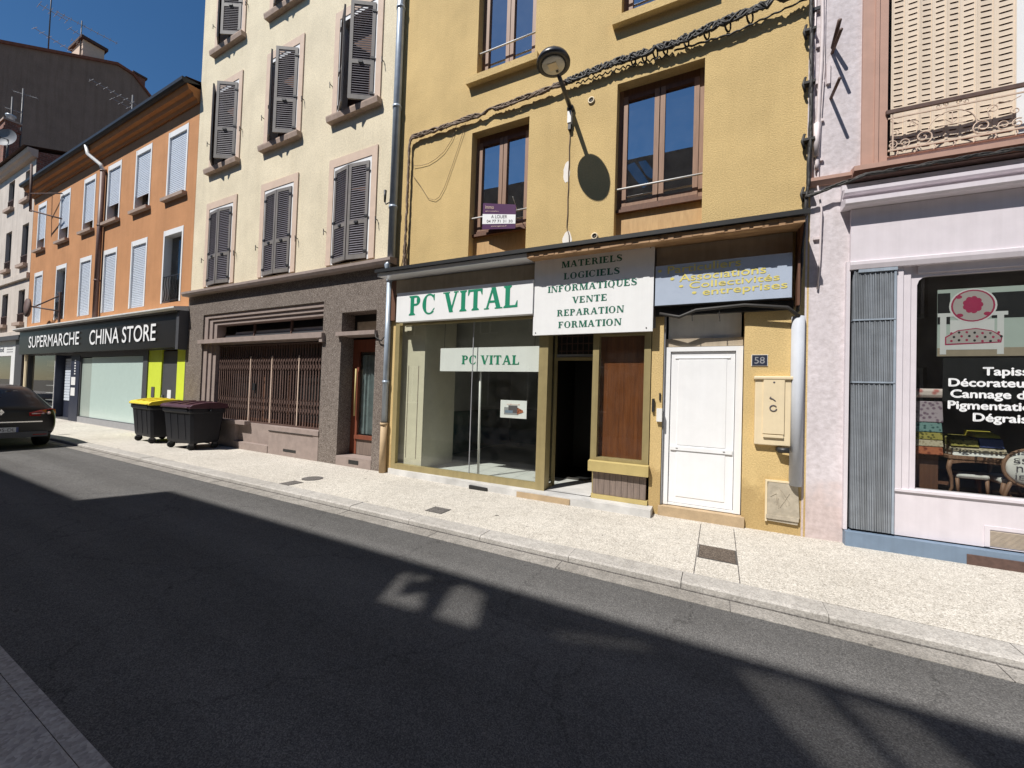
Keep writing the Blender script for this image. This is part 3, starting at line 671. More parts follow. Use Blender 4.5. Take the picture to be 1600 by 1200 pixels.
# number plate, boxes on the pier
sg = sign('house_number', FY, [('white_metal', 5.998, 6.172, 0, .010, 2.035, 2.178), ('navy', 6.004, 6.166, .0, .013, 2.041, 2.172)], 'small navy house number plate reading 58 beside the white door', 'number plate')
mb = MB(); sans(mb, '58', 6.03, 6.14, 2.065, 2.148, .0135); mb.build('digits', 'midgrey', sg)
mt = thing('meter_box', FY[0], FY[1], 'cream wall meter box with a long door and graffiti marks beside the white door', 'meter box')
mb = MB().mat('cream_box'); mb.box(6.04, 6.415, 0, .06, 1.06, 1.88); mb.box(6.025, 6.43, 0, .085, 1.865, 1.905); mb.build('casing', None, mt, bevel=.01)
mb = MB().mat('cream_box'); mb.box(6.125, 6.345, .055, .078, 1.20, 1.865); mb.box(6.13, 6.34, .055, .083, 1.155, 1.19); mb.mat('printed').lathe((6.235, .074, 1.83), [(.012, 0), (.012, .008)], 10, 'd'); mb.build('door', None, mt, bevel=.006)
mb = MB().mat('printed')
mb.tube([(6.23+.035*math.cos(a*.5+.6), .081, 1.515+.035*math.sin(a*.5+.6)) for a in range(12)], .007, 5); mb.tube([(6.19, .081, 1.64), (6.22, .081, 1.63), (6.25, .081, 1.605)], .007, 5); mb.tube([(6.2, .081, 1.655), (6.205, .081, 1.625)], .006, 5)
mb.build('graffiti', None, mt)
mb = MB().mat('black').tube([(6.30, .02, 1.015), (6.30, .07, 1.01), (6.40, .09, 1.02)], .035, 10); mb.build('pipe_stub', None, mt)
mb = MB().mat('plaster').prism([(6.19, .14), (6.50, .13), (6.52, .22), (6.50, .60), (6.38, .62), (6.20, .615), (6.18, .4)], 0, .03)
mb.mat('cream_box').prism([(6.17, .13), (6.19, .13), (6.19, .63), (6.17, .63)], 0, .035); mb.box(6.17, 6.52, 0, .034, .615, .635)
mb.mat('plaster').box(6.18, 6.51, .0, .045, .17, .215)
for i in range(3): mb.tube([(6.22+random.random()*.2, .032, .3+random.random()*.25) for _ in range(4)], .004, 5)
tag(put(mb.build('wall_hatch'), FY), 'patched grey plaster hatch low on the pier under the meter box', 'hatch')
mb = MB().mat('midgrey'); mb.sm = True
n = 12; pts = [(6.41+.065-.065*math.cos(math.pi*i/n), .02+.095*math.sin(math.pi*i/n)) for i in range(n+1)]
mb.zprism([(6.41, 0)]+pts+[(6.54, 0)], .60, 2.63); mb.sm = False
mb.mat('zinc')
M['guard'] = plain('pale_grey_cable_guard', (.50, .52, .56), .85, .05, streak=.15, spec=.15); mb.mats[0] = 'guard'
tag(put(mb.build('cable_guard'), FY), 'pale grey half-round cable guard standing up the edge of the yellow pier', 'cable guard')
mb = MB().mat('white_metal').box(4.885, 4.955, .0, .05, 1.27, 1.45); mb.mat('iron').box(4.91, 4.93, 0, .02, 1.56, 1.66); mb.mat('black').box(4.82, 4.85, .0, .04, 1.40, 1.58)
tag(put(mb.build('door_intercom'), FY), 'little white entry phone box on the left jamb of the white door', 'intercom')

# street lamp
lp = thing('street_lamp', FY[0], FY[1], 'dark grey round street lamp on a wall arm over the yellow house', 'street lamp')
mb = MB().mat('lamp_grey'); mb.lathe((3.51, .81, 6.17), [(.0, .19), (.04, .19), (.05, .12), (.12, .10), (.205, .05), (.232, .0), (.23, -.035), (.165, -.04), (.165, -.02), (.0, -.02)], 40); mb.mat('chrome').lathe((3.51, .81, 6.35), [(.03, 0), (.03, .03), (.0, .035)], 12)
mb.build('lamp_head', None, lp)
mb = MB().mat('lens'); mb.lathe((3.51, .81, 6.125), [(0, .012), (.163, .012), (.15, -.012), (.0, -.022)], 32); mb.mat('cream_box').box(3.45, 3.57, .76, .88, 6.098, 6.112); mb.mat('iron').box(3.52, 3.55, .70, .735, 6.10, 6.115); mb.build('lens', None, lp)
mb = MB(); mb.tube([(3.51, .02, 6.04), (3.51, .35, 6.11), (3.51, .66, 6.165)], [.035, .032, .028], 12); mb.lathe((3.51, .0, 6.04), [(.055, 0), (.055, .05), (.035, .07)], 16, 'd'); mb.build('arm', 'lamp_grey', lp)
mb = MB().mat('white_metal').box(3.475, 3.535, .0, .07, 5.80, 5.98); mb.mat('iron').box(3.485, 3.53, 0, .06, 5.70, 5.79); mb.build('fuse_box', None, lp)
mb = MB(); mb.tube([(3.505+.004*math.sin(i*2.1), .012, 5.7-i*.13) for i in range(12)]+[(3.50, .01, 4.18), (3.54, .01, 4.06), (3.56, .01, 3.83)], .007, 6); mb.build('supply_cable', 'cable_tan', lp)

# cable bundles
def strand(mb, keys, r, amp, n=90, ph=0, f=26):
    P = [Vector(k) for k in keys]; out = []
    segs = [(P[i+1]-P[i]).length for i in range(len(P)-1)]; tot = sum(segs)
    for i in range(n+1):
        L = tot*i/n; k = 0
        while k < len(segs)-1 and L > segs[k]: L -= segs[k]; k += 1
        p = P[k].lerp(P[k+1], min(1, L/segs[k]))
        p = p+Vector((amp*.25*math.sin(i*.7+ph*2), abs(amp*math.cos(i*f/n*2+ph))*.8, amp*math.sin(i*f/n*2.6+ph)))
        out.append(tuple(p))
    mb.tube(out, r, 6)
mb = MB().mat('cable_tan')
path = [(.33, .05, 3.86), (.34, .05, 5.0), (.345, .05, 6.28), (.40, .05, 6.36), (1.17, .05, 6.365), (2.47, .055, 6.40), (3.45, .07, 6.44)]
for i in range(8): strand(mb, path, random.choice((.013, .017, .021)), .036, 110, i*.9, 10+i*6)
cb = tag(put(mb.build('cable_bundle'), FY), 'dusty brown bundle of cables running up and along the left half of the yellow wall', 'cables')
mb = MB().mat('cable_tan'); 
for i in range(6): strand(mb, [(.30+random.uniform(-.06, .09), .04, 3.84), (.33+random.uniform(-.02, .02), .05, 4.3+random.uniform(0, .3)), (.34, .05, 5.6)], .009, .03, 40, i)
mb.build('loose_strand', None, cb)
mb = MB().mat('cable_black')
path = [(3.45, .07, 6.44), (4.17, .07, 6.49), (5.05, .08, 6.475), (5.6, .09, 6.54), (6.50, .10, 6.60)]
for i in range(8): strand(mb, path, random.choice((.012, .016, .021)), .046, 80, i*.8, 12+i*5)
for s_ in (4.45, 4.6, 4.75, 4.88, 5.15, 5.4, 5.65, 5.9):
    z = 6.47+.05*(s_-4.4)
    mb.tube([(s_+.035*math.sin(a*.63), .07+.035*math.cos(a*.63), z+.075*math.cos(a*.63+.6)-.02) for a in range(11)], .012, 6)
cb = tag(put(mb.build('cable_bundle'), FY), 'black bundle of looped cables running along the right half of the yellow wall', 'cables')
mb = MB().mat('cable_black'); strand(mb, [(5.0, .06, 6.40), (5.7, .06, 6.38), (6.5, .08, 6.50)], .012, .008, 40)
strand(mb, [(3.6, .05, 6.38), (4.3, .05, 6.40), (5.0, .05, 6.36)], .01, .02, 60, 0, 40); mb.build('loose_strand', None, cb)
mb = MB().mat('cable_black')
for i in range(5): strand(mb, [(6.53, .07, 6.75), (6.55, .06, 6.0), (6.56, .05, 5.0), (6.54, .06, 4.2), (6.50, .07, 3.6), (6.46, .05, 2.7)], random.choice((.011, .015, .02)), .022, 80, i*1.1)
for z in (6.1, 5.45, 4.75, 4.1): mb.box(6.485, 6.60, 0, .085, z, z+.03); mb.tube([(6.50, .06, z+.09), (6.475, .07, z), (6.50, .06, z-.09)], .016, 6)
tag(put(mb.build('vertical_cable_bundle'), FY), 'black cables clipped down the seam between the yellow and pink houses', 'cables')
mb = MB(); mb.tube([(4.9, .12, 2.74), (5.15, .13, 2.68), (5.35, .13, 2.76), (5.9, .13, 2.79), (6.35, .13, 2.73), (6.47, .1, 2.62)], .022, 8); mb.tube([(5.3, .12, 2.78), (5.31, .12, 2.62)], .006, 5); mb.tube([(5.62, .12, 2.78), (5.63, .12, 2.60)], .006, 5)
tag(put(mb.build('slack_cable', 'cable_black'), FY), 'black slack cable hanging under the steel blue sign', 'cables')
mb = MB(); mb.tube([(1.38, .03, 6.35), (1.28, .02, 6.12), (1.12, .02, 5.94), (.95, .02, 5.85), (.77, .02, 5.80), (.6, .02, 5.80), (.42, .03, 5.83)], .004, 5)
mb.tube([(1.57, .03, 6.33), (1.45, .02, 6.0), (1.31, .02, 5.64), (1.16, .02, 5.28), (1.05, .02, 5.12), (.95, .02, 5.08), (.8, .02, 5.14), (.6, .02, 5.42), (.42, .03, 5.65)], .004, 5)
tag(put(mb.build('drooping_wire', 'cable_tan'), FY), 'thin wires drooping in loops from the brown cable bundle on the yellow wall', 'wire')

# ------------------------------------------------------------------ downpipes
def pipe(F, s, segs, label, name='downpipe', d=.09, r=.055):
    t = thing(name, F[0], F[1], label, 'downpipe')
    for i, (mat_, z0, z1, rr) in enumerate(segs):
        mb = MB().mat(mat_); mb.tube([(s, d, z0), (s, d, z1)], rr, 14)
        z = z1
        while z > z0+.3: mb.tube([(s, d, z-.05), (s, d, z)], rr+.012, 14); mb.box(s-.012, s+.012, 0, d, z-.035, z-.015); z -= 1.95
        mb.build('pipe_section', None, t)
    return t
pipe(FL, -5.615, [('zinc', 4.05, 12.9, .075)], 'grey zinc downpipe between the cream and yellow upper walls', d=.09)
t = pipe(FL, -5.66, [('zinc', .95, 3.7, .055), ('cast', .0, .95, .065)], 'grey downpipe with a beige foot between the granite shopfront and the yellow shop', d=.06)
mb = MB(); mb.tube([(-5.62, .09, 4.05), (-5.64, .16, 3.95), (-5.66, .06, 3.7)], .055, 10); mb.build('offset_bend', 'zinc', t)
mb = MB(); mb.tube([(-5.66, .1, 5.2), (-5.80, .1, 5.17), (-5.83, .1, 5.22)], .012, 6); mb.tube([(-5.83, .1, 5.22), (-5.83, .1, 5.45)], [.018, .03], 8)
tag(put(mb.build('wall_hook', 'iron'), FL), 'black curled iron hook on the cream wall beside the zinc downpipe', 'hook')

# ------------------------------------------------------------------ cream house
CB = thing('town_house', FL[0], 0, 'tall cream rendered house with grey shutters over a granite ground floor', 'building')
cols = [(-12.42, -11.27), (-9.92, -8.80), (-7.44, -6.31)]
rows = [(4.20, 6.31, 6), (7.42, 9.57, 33), (10.72, 12.9, 31)]
holes = [(a, b, z0, z1) for (a, b) in cols for (z0, z1, _) in rows]
SL_, SR_ = -13.25, -5.64
mb = MB(); mb.sheet(SL_, SR_, 4.0, 15, 0, holes, .22)
mb.quad((SL_, 0, 0), (SL_, -10, 0), (SL_, -10, 15), (SL_, 0, 15)); mb.quad((SR_, 0, 4), (SR_, -10, 4), (SR_, -10, 15), (SR_, 0, 15))
mb.quad((SL_, -10, 0), (SR_, -10, 0), (SR_, -10, 15), (SL_, -10, 15)); mb.quad((SL_, 0, 15), (SR_, 0, 15), (SR_, -10, 15), (SL_, -10, 15))
mb.build('wall', 'cream', CB)
mb = MB(); mb.box(SL_+.01, SR_-.01, -.25, -9.9, 3.6, 4.0); mb.build('floor_slab', 'dark_room', CB)
def leaf_mesh(w_, h_):
    """louvred leaf, hinge on x=0, in local (s,d,z)"""
    mb = MB().mat('shutter_frame'); st = .065; th = .035; zm = h_*.36
    mb.box(0, st, 0, th, 0, h_); mb.box(w_-st, w_, 0, th, 0, h_)
    for z0, z1 in ((0, .09), (zm, zm+.085), (h_-.075, h_)): mb.box(st, w_-st, 0, th, z0, z1)
    mb.mat('shutter')
    for (za, zb) in ((.09, zm), (zm+.085, h_-.075)):
        n = int((zb-za)/.046)
        for i in range(n):
            z = za+(i+.5)*(zb-za)/n
            mb.sprism([(.002, z+.018), (.012, z+.022), (.034, z-.014), (.024, z-.018)], st, w_-st)
    mb.mat('iron').box(w_*.45, w_*.62, th, th+.02, zm+.02, zm+.06)
    for z in (.12, h_*.42, h_-.2): mb.box(-.02, .07, th, th+.012, z, z+.045)
    mb.box(.02, w_-.02, -.006, 0.0, h_*.42, h_*.42+.03)
    return mb
def leaf(parent, sh, z0, z1, w_, ang, side):
    mb = leaf_mesh(w_, z1-z0); a = R(ang); v = []
    for (x, y, z) in mb.v:
        s, d = x, -y
        S_, D_ = s*math.cos(a)-d*math.sin(a), s*math.sin(a)+d*math.cos(a)
        v.append((sh+S_*side, -(D_+.005), z+z0))
    mb.v = v; return mb.build('shutter', None, parent)
for ci, (a, b) in enumerate(cols):
    for ri, (z0, z1, ang) in enumerate(rows):
        mb = MB().mat('surround'); sw = .15; zs = z1+.18; zb = z0 if ri == 0 else z0
        for (p, q) in ((a-sw, a), (b, b+sw)): mb.box(p, q, -.02, .028, zb, zs)
        mb.box(a, b, -.02, .028, z1+.0, zs)
        wn = mb.build('window', None, CB)
        mb = MB().mat('white_paint')     # white inner edge of the surround
        mb.box(a-.004, a+.06, -.2, .016, z0, z1); mb.box(b-.06, b+.004, -.2, .016, z0, z1); mb.box(a+.06, b-.06, -.2, .016, z1-.09, z1); mb.build('inner_edge', None, wn)
        if ri: mb = MB(); mb.sprism([(-.1, z0-.13), (.12, z0-.13), (.14, z0-.04), (.14, z0-.012), (-.1, z0)], a-.19, b+.19); mb.build('sill', 'stone_sill', wn)
        w_ = (b-a)/2-.065; an = ang+random.uniform(-2, 2)+(3 if ci == 2 and ri == 0 else 0)
        leaf(wn, a+.062, z0+.02, z1-.10, w_, an, 1); leaf(wn, b-.062, z0+.02, z1-.10, w_, an, -1)
        mb = MB().mat('iron')
        for s_ in (a-.2, b+.2): mb.tube([(s_, 0, z0+.75), (s_, .06, z0+.76), (s_, .07, z0+.80), (s_+.01, .07, z0+.70), (s_+.02, .075, z0+.66)], .009, 6)
        mb.build('shutter_catch', None, wn)
        mb = MB().mat('wood_dark'); mb.box(a, b, -.24, -.2, z0, z1); mb.build('casement', 'black', wn)
# granite ground floor
G = [(-12.46, -7.58, .0, 3.43, .035), (-7.0, -6.01, .0, 3.15, .34)]
mb = MB().mat('granite'); mb.sheet(SL_-.03, SR_+.01, 0, 4.0, .02, G)
mb.quad((SL_-.03, .02, 0), (SL_-.03, -.3, 0), (SL_-.03, -.3, 4), (SL_-.03, .02, 4)); mb.quad((SR_+.01, .02, 0), (SR_+.01, -.3, 0), (SR_+.01, -.3, 4), (SR_+.01, .02, 4))
q = .02
prev = (-12.46, -7.58, 3.43); dd = .02-.035
for st in ((-12.28, -7.62, 3.33), (-12.12, -7.66, 3.24)):     # stepped frame
    mb.mat('granite_smooth').sheet(prev[0], prev[1], 0, prev[2], dd, [(st[0], st[1], 0, st[2], .035)]); dd -= .035; prev = st
mb.sheet(prev[0], prev[1], 0, prev[2], dd, [(-11.97, -7.70, .64, 2.62, .12), (-11.97, -7.70, 2.80, 3.15, .22)])
gf = mb.build('granite_ground_floor', None, CB)
DD = dd
mb = MB().mat('granite_smooth')
mb.sprism([(-.02, 4.10), (-.02, 3.98), (.17, 3.975), (.20, 4.03), (.20, 4.085), (.0, 4.115)], SL_-.06, SR_+.1); mb.build('ledge', None, CB)
mb = MB().mat('granite_smooth'); mb.box(-12.52, -7.50, DD-.02, .11, 2.64, 2.745); mb.box(-7.60, -7.50, .02, .09, 2.55, 2.64); mb.build('lintel', None, gf)
mb = MB().mat('granite_smooth'); mb.box(-7.08, -5.97, -.25, .10, 2.655, 2.735); mb.build('door_lintel', None, gf)
mb = MB().mat('granite_smooth')
mb.box(-11.6, -10.25, DD, .06, .60, .69); mb.box(-11.55, -10.75, DD, .0, .0, .60); mb.box(-9.33, -7.56, DD, .045, .54, .64); mb.box(-9.33, -7.575, DD, .026, .0, .54)
mb.box(-11.9, -11.55, DD, -.02, 0, .6); mb.box(-10.75, -9.33, DD, .04, 0, .17); mb.mat('black').box(-8.75, -8.30, .0, .03, .10, .16); mb.box(-9.3, -7.75, .02, .049, .53, .542)
mb.build('plinth', None, gf)
mb = MB().mat('surround'); mb.box(-10.25, -9.34, -.17, -.13, .17, .62); mb.mats = []; mb.build('riser_panel', 'rose', gf)
mb = MB().mat('black').box(-11.97, -7.70, DD-.5, DD-.48, .5, 3.3); mb.mat('rust')
for x in (-10.6, -9.1): mb.box(x, x+.04, DD-.21, DD-.16, 2.8, 3.15)
mb.mat('greypaint').box(-11.97, -7.70, DD-.22, DD-.18, 2.8, 2.90)
mb.mat('midgrey').box(-11.5, -7.72, DD-.24, DD-.22, 2.80, 2.97)
mb.build('shop_transom', None, gf)
mb = MB().mat('wood_dark').box(-11.97, -7.70, DD-.36, DD-.32, .5, 2.62)
mb.mat('black')
for (a, b) in ((-11.8, -10.4), (-10.2, -9.35), (-9.2, -7.8)): mb.box(a, b, DD-.32, DD-.31, .75, 2.5)
mb.build('shopfront_joinery', None, gf)
# folding security grille
mb = MB().mat('rust'); x = -11.93; i = 0
gx = []
while x < -7.74:
    d = DD-.10; wide = (i % 9 == 0)
    mb.box(x, x+(.03 if not wide else .042), d, d+.02, .66, 2.60); gx.append(x); x += .098; i += 1
for x0, x1 in zip(gx, gx[1:]):
    for zz in (1.95, 2.12, .95, 1.12):
        for u in (0, 1):
            p = (x0+.01, DD-.075, zz+(0 if u else .17)); q_ = (x1+.01, DD-.075, zz+(.17 if u else 0))
            mb.tube([p, q_], .0065, 4)
mb.box(-11.95, -7.72, DD-.10, DD-.07, 2.56, 2.60); mb.box(-11.95, -7.72, DD-.10, DD-.07, .645, .68)
mb.mat('iron').box(-10.28, -10.2, DD-.08, DD-.03, 1.45, 1.62)
mb.mat('surround')
for x in (-10.5, -9.62, -8.6): mb.box(x, x+.028, DD-.1, DD-.065, .68, 2.3)
mb.build('security_grille', None, CB)
# red-brown door
mb = MB().mat('red_wood'); q = -.30
mb.box(-6.99, -6.80, q-.05, q, .20, 2.62); mb.box(-6.23, -6.02, q-.05, q, .20, 2.62); mb.box(-6.80, -6.23, q-.05, q, 2.36, 2.62); mb.mat('plank').box(-6.80, -6.23, q-.05, q-.01, .20, .52)
mb.mat('red_wood').box(-6.84, -6.20, q-.05, q+.03, .52, .60)
dr = mb.build('door', None, CB)
mb = MB(); mb.quad((-6.80, q-.03, .6), (-6.23, q-.03, .6), (-6.23, q-.03, 2.36), (-6.80, q-.03, 2.36)); mb.build('pane', 'shopglass', dr)
mb = MB().mat('curtain_dark'); n = 24; P = [(-6.80+.57*i/n, q-.10+.02*math.sin(i*1.7)+.008*math.sin(i*.6)) for i in range(n+1)]
for i in range(n): mb.quad((P[i][0], P[i][1], .62), (P[i+1][0], P[i+1][1], .62), (P[i+1][0], P[i+1][1], 2.3), (P[i][0], P[i][1], 2.3))
mb.build('curtain', None, dr)
mb = MB().mat('goldpaint').tube([(-6.83, q+.05, 1.0), (-6.83, q+.05, 2.0)], .018, 8); mb.build('pull_handle', 'ochre_panel', dr)
mb = MB().mat('black').box(-6.99, -6.02, -.33, -.31, 2.74, 3.15); mb.mat('plaster').box(-6.90, -6.1, -.31, -.30, 2.78, 3.0); mb.build('door_transom', 'black', dr)
mb = MB().mat('granite_smooth').box(-7.0, -6.0, -.40, .03, .0, .19); mb.mat('black').box(-6.62, -6.34, .02, .034, .06, .14); mb.build('doorstep', None, dr)
mb = MB(); mb.tube([(-5.98, .08, 2.70), (-5.92, .1, 2.58), (-5.80, .08, 2.52), (-5.72, .07, 2.60), (-5.70, .07, 2.8)], .012, 6); tag(put(mb.build('door_cable', 'cable_black'), FL), 'short black cable looping from the granite door lintel to the downpipe', 'cables')

# ------------------------------------------------------------------ orange house
OB = thing('orange_house', FL[0], 0, 'long orange rendered house with white roller blinds over the black china store front', 'building')
oc = [(-15.0, -13.82), (-17.18, -16.06), (-19.36, -18.27), (-21.52, -20.42), (-24.0, -22.88), (-26.63, -25.58)]
oh = [(a, b, 7.13, 9.14) for a, b in oc]+[(a, b, 3.93, 6.13) for a, b in oc]
OL, OR = -27.3, -13.26
mb = MB(); mb.sheet(OL, OR, 3.6, 9.62, 0, oh, .2); mb.quad((OL, 0, 0), (OL, -11, 0), (OL, -11, 9.6), (OL, 0, 9.6)); mb.quad((OR, 0, 0), (OR, -11, 0), (OR, -11, 9.6), (OR, 0, 9.6)); mb.quad((OL, -11, 0), (OR, -11, 0), (OR, -11, 9.6), (OL, -11, 9.6))
mb.build('wall', 'orange', OB)
mb = MB().mat('orange_dark'); mb.sprism([(-.02, 9.56), (.05, 9.54), (.08, 9.62), (.16, 9.64), (.19, 9.74), (.28, 9.76), (.31, 9.84), (.33, 9.90), (-.02, 9.92)], OL-.05, OR); mb.build('cornice', None, OB)
mb = MB().mat('iron'); mb.sprism([(.30, 9.925), (.335, 9.90), (.40, 9.89), (.45, 9.93), (.45, 10.02), (.43, 10.02), (.0, 10.06)], OL-.08, OR); mb.mats = []; mb.build('gutter', 'black', OB)
mb = MB(); mb.quad((OL-.05, .36, 10.07), (OR, .36, 10.07), (OR, -5.5, 11.4), (OL-.05, -5.5, 11.4)); mb.quad((OL-.05, -11, 9.6), (OR, -11, 9.6), (OR, -5.5, 11.4), (OL-.05, -5.5, 11.4)); mb.add([(OL, .2, 9.8), (OL, -11, 9.6), (OL, -5.5, 11.4)], [(0, 1, 2)]); mb.build('roof', 'tile_roof', OB)
mb = MB(); mb.box(OL+.02, OR-.02, -.3, -10.9, 3.4, 3.6); mb.build('floor_slab', 'dark_room', OB)
down = [7.16, 7.57, 7.70, 7.50, 7.65, 7.60]
for fl in (0, 1):
    for i, (a, b) in enumerate(oc):
        z0, z1 = (7.13, 9.14) if not fl else (3.93, 6.13)
        mb = MB().mat('white_paint'); f = .075
        mb.box(a, a+f, -.19, .012, z0, z1); mb.box(b-f, b, -.19, .012, z0, z1); mb.box(a+f, b-f, -.19, .008, z1-.16, z1)
        wn = mb.build('window', None, OB)
        zs = down[i] if not fl else (z0+.02 if i not in (0, 4) else z1-.22)
        if zs < z1-.3:
            mb = MB().mat('roller'); z = z1-.16
            while z > zs+.02:
                mb.sprism([(-.05, z), (-.035, z-.012), (-.035, z-.05), (-.05, z-.058)], a+f, b-f); z -= .058
            mb.build('roller_shutter', None, wn)
        mb = MB(); mb.quad((a+f, -.17, z0), (b-f, -.17, z0), (b-f, -.17, z1), (a+f, -.17, z1)); mb.build('pane', 'dimglass', wn)
        mb = MB(); mb.quad((a, -1.2, z0-.2), (b, -1.2, z0-.2), (b, -1.2, z1+.2), (a, -1.2, z1+.2)); mb.quad((a, -.2, z0-.01), (b, -.2, z0-.01), (b, -1.2, z0-.01), (a, -1.2, z0-.01)); mb.quad((a, -.2, z0), (a, -1.2, z0), (a, -1.2, z1), (a, -.2, z1)); mb.quad((b, -.2, z0), (b, -1.2, z0), (b, -1.2, z1), (b, -.2, z1)); mb.build('dark_room', 'black', wn)  # room box painted black to stand in for its darkness
        if not fl: mb = MB(); mb.sprism([(-.1, z0-.12), (.12, z0-.12), (.13, z0-.03), (-.1, z0)], a-.07, b+.07); mb.build('sill', 'stone_sill', wn)
        if fl and i == 0:
            mb = MB().mat('curtain'); mb.quad((b-.42, -.3, z0+.05), (b-f, -.26, z0+.05), (b-f, -.26, z1-.5), (b-.36, -.3, z1-.5)); mb.mat('white_pvc').box(b-.5, b-.44, -.24, -.2, z0, z1-.3); mb.build('curtain', None, wn)
            mb = MB().mat('iron'); mb.box(a+f, b-f, -.02, .0, z0+.78, z0+.81); mb.box(a+f, b-f, -.02, .0, z0+.06, z0+.08)
            for k in range(7): x = a+f+.06+k*.15; mb.tube([(x+.05*math.sin(j*.7), -.01, z0+.08+j*.08) for j in range(10)], .01, 5)
            mb.build('guard_rail', None, wn)
        if fl and i == 4: mb = MB().mat('iron'); [mb.box(a+f, b-f, -.02, 0, z, z+.03) for z in (z0+.1, z0+.7)]; [mb.box(a+f+.05+k*.13, a+f+.065+k*.13, -.02, 0, z0+.1, z0+.7) for k in range(7)]; mb.build('guard_rail', None, wn)
# store front
mb = MB().mat('blackgloss').box(-27.25, -13.42, -.05, .20, 2.56, 3.54); mb.mat('greypaint').box(-13.40, -13.25, -.05, .24, 2.5, 3.6)
mb.mat('white_metal').sprism([(-.02, 3.60), (.34, 3.57), (.38, 3.62), (.38, 3.66), (-.02, 3.74)], -27.45, -13.24); mb.mat('greypaint').box(-27.4, -13.3, .0, .30, 3.545, 3.575)
sf = mb.build('fascia', None, OB)
mb = MB().mat('greypaint').sheet(-27.3, -13.27, 0, 2.56, -.02, [(-27.0, -23.55, .45, 2.54, .1), (-23.45, -21.85, .05, 2.5, .3), (-20.98, -16.0, .22, 2.40, .1), (-15.70, -13.42, 0, 2.54, .12)])
mb.mat('cream_box').box(-27.28, -27.12, -.02, .02, 0, 2.56); mb.box(-27.06, -26.98, -.02, .02, 0, 2.56); mb.mat('midgrey').box(-21.0, -16.0, -.05, .0, .0, .20); mb.box(-27.0, -23.5, -.05, .0, .0, .44)
mb.mat('navy').box(-23.52, -23.44, -.3, 0.0, .05, 2.5); mb.box(-21.86, -21.04, -.3, .0, .0, 2.45); mb.mat('white_metal').box(-23.56, -23.52, -.02, .01, .05, 2.5)
sh = mb.build('store_front', None, OB)
mb = MB(); mb.quad((-27, -.10, .45), (-23.55, -.10, .45), (-23.55, -.10, 2.54), (-27, -.10, 2.54)); mb.build('pane', 'shopglass', sh)
mb = MB().mat('dark_room'); mb.quad((-27.2, -3, 0), (-21, -3, 0), (-21, -3, 2.9), (-27.2, -3, 2.9)); mb.quad((-27.2, -.15, .0), (-21, -.15, 0), (-21, -3, 0), (-27.2, -3, 0)); mb.quad((-27.2, -.15, 2.7), (-21, -.15, 2.7), (-21, -3, 2.7), (-27.2, -3, 2.7)); mb.quad((-27.2, -.15, 0), (-27.2, -3, 0), (-27.2, -3, 2.7), (-27.2, -.15, 2.7)); mb.quad((-21.1, -.15, 0), (-21.1, -3, 0), (-21.1, -3, 2.7), (-21.1, -.15, 2.7))
mb.mat('midgrey'); 
for k in range(5): mb.box(-26.6, -25.1, -.9, -.5, .6+k*.32, .63+k*.32)
mb.mat('black')
for k in range(10): mb.box(-26.55+k*.14, -26.47+k*.14, -.85, -.6, .95, 1.15+.05*(k % 3))
mb.mat('beige').box(-26.6, -25.2, -.55, -.5, 2.1, 2.35); mb.mat('lime').box(-24.3, -23.75, -.3, -.28, 1.15, 1.45)
mb.build('store_interior', None, sh)
mb = MB().mat('navy').box(-23.44, -21.86, -.30, -.24, .05, 2.5); dr = mb.build('door', None, sh)
mb = MB().mat('roller')
for k in range(15): mb.sprism([(-.24, 2.38-k*.112), (-.215, 2.37-k*.112), (-.215, 2.29-k*.112), (-.24, 2.272-k*.112)], -23.25, -22.05)
mb.build('roller_blind', None, dr)
mb = MB().mat('white_paint')
for z in (1.35, .95): mb.box(-21.75, -21.35, .0, .006, z, z+.3)
for k in range(6): mb.box(-21.50, -21.38, .0, .005, 1.75+k*.1, 1.80+k*.1)
mb.build('door_notice', None, sh)
mb = MB().mat('opal_grey').box(-20.98, -20.10, -.10, -.06, .22, 2.36); mb.mat('opal').box(-20.08, -16.0, -.10, -.055, .22, 2.38); mb.build('frosted_window', None, sh)
mb = MB().mat('lime').box(-15.70, -14.86, -.12, -.05, 0, 2.54); mb.box(-13.93, -13.42, -.12, -.05, 0, 2.54); mb.mat('printed').box(-15.4, -15.22, -.05, -.03, 1.1, 1.42); mb.box(-13.8, -13.55, -.05, -.035, .55, 1.05); mb.build('side_panel', None, sh)
mb = MB().mat('greypaint').box(-14.84, -13.95, -.14, -.08, 0, 2.5); mb.mat('white_paint').box(-14.5, -14.28, -.08, -.075, .85, 1.35); mb.mat('midgrey').box(-14.72, -14.70, -.08, -.03, .9, 1.2); mb.build('side_door', None, sh)
sg = None
mb = MB().mat('whitetext'); sans(mb, 'SUPERMARCHE', -25.85, -20.40, 2.82, 3.29, .225, 0, .004)
o = tag(put(mb.build('store_lettering'), FL), 'white capitals SUPERMARCHE on the black store fascia', 'sign')
mb = MB().mat('whitetext'); sans(mb, 'CHINA STORE', -19.45, -14.62, 2.78, 3.28, .225, 0, .006)
o = tag(put(mb.build('store_lettering'), FL), 'white capitals CHINA STORE on the black store fascia', 'sign')
pipe(FL, -19.52, [('brownpipe', 3.75, 9.0, .075)], 'brown downpipe down the middle of the orange wall', d=.1)
mb = MB(); mb.tube([(-19.52, .1, 9.0), (-19.6, .14, 9.2), (-20.1, .34, 9.6), (-20.15, .38, 9.9)], .06, 10); tag(put(mb.build('gutter_outlet', 'white_metal'), FL), 'pale bent pipe joining the orange house gutter to its downpipe', 'downpipe')
br = thing('hanging_disc_sign', FL[0], 0, 'dark round hanging sign on an iron bracket of the orange wall', 'sign')
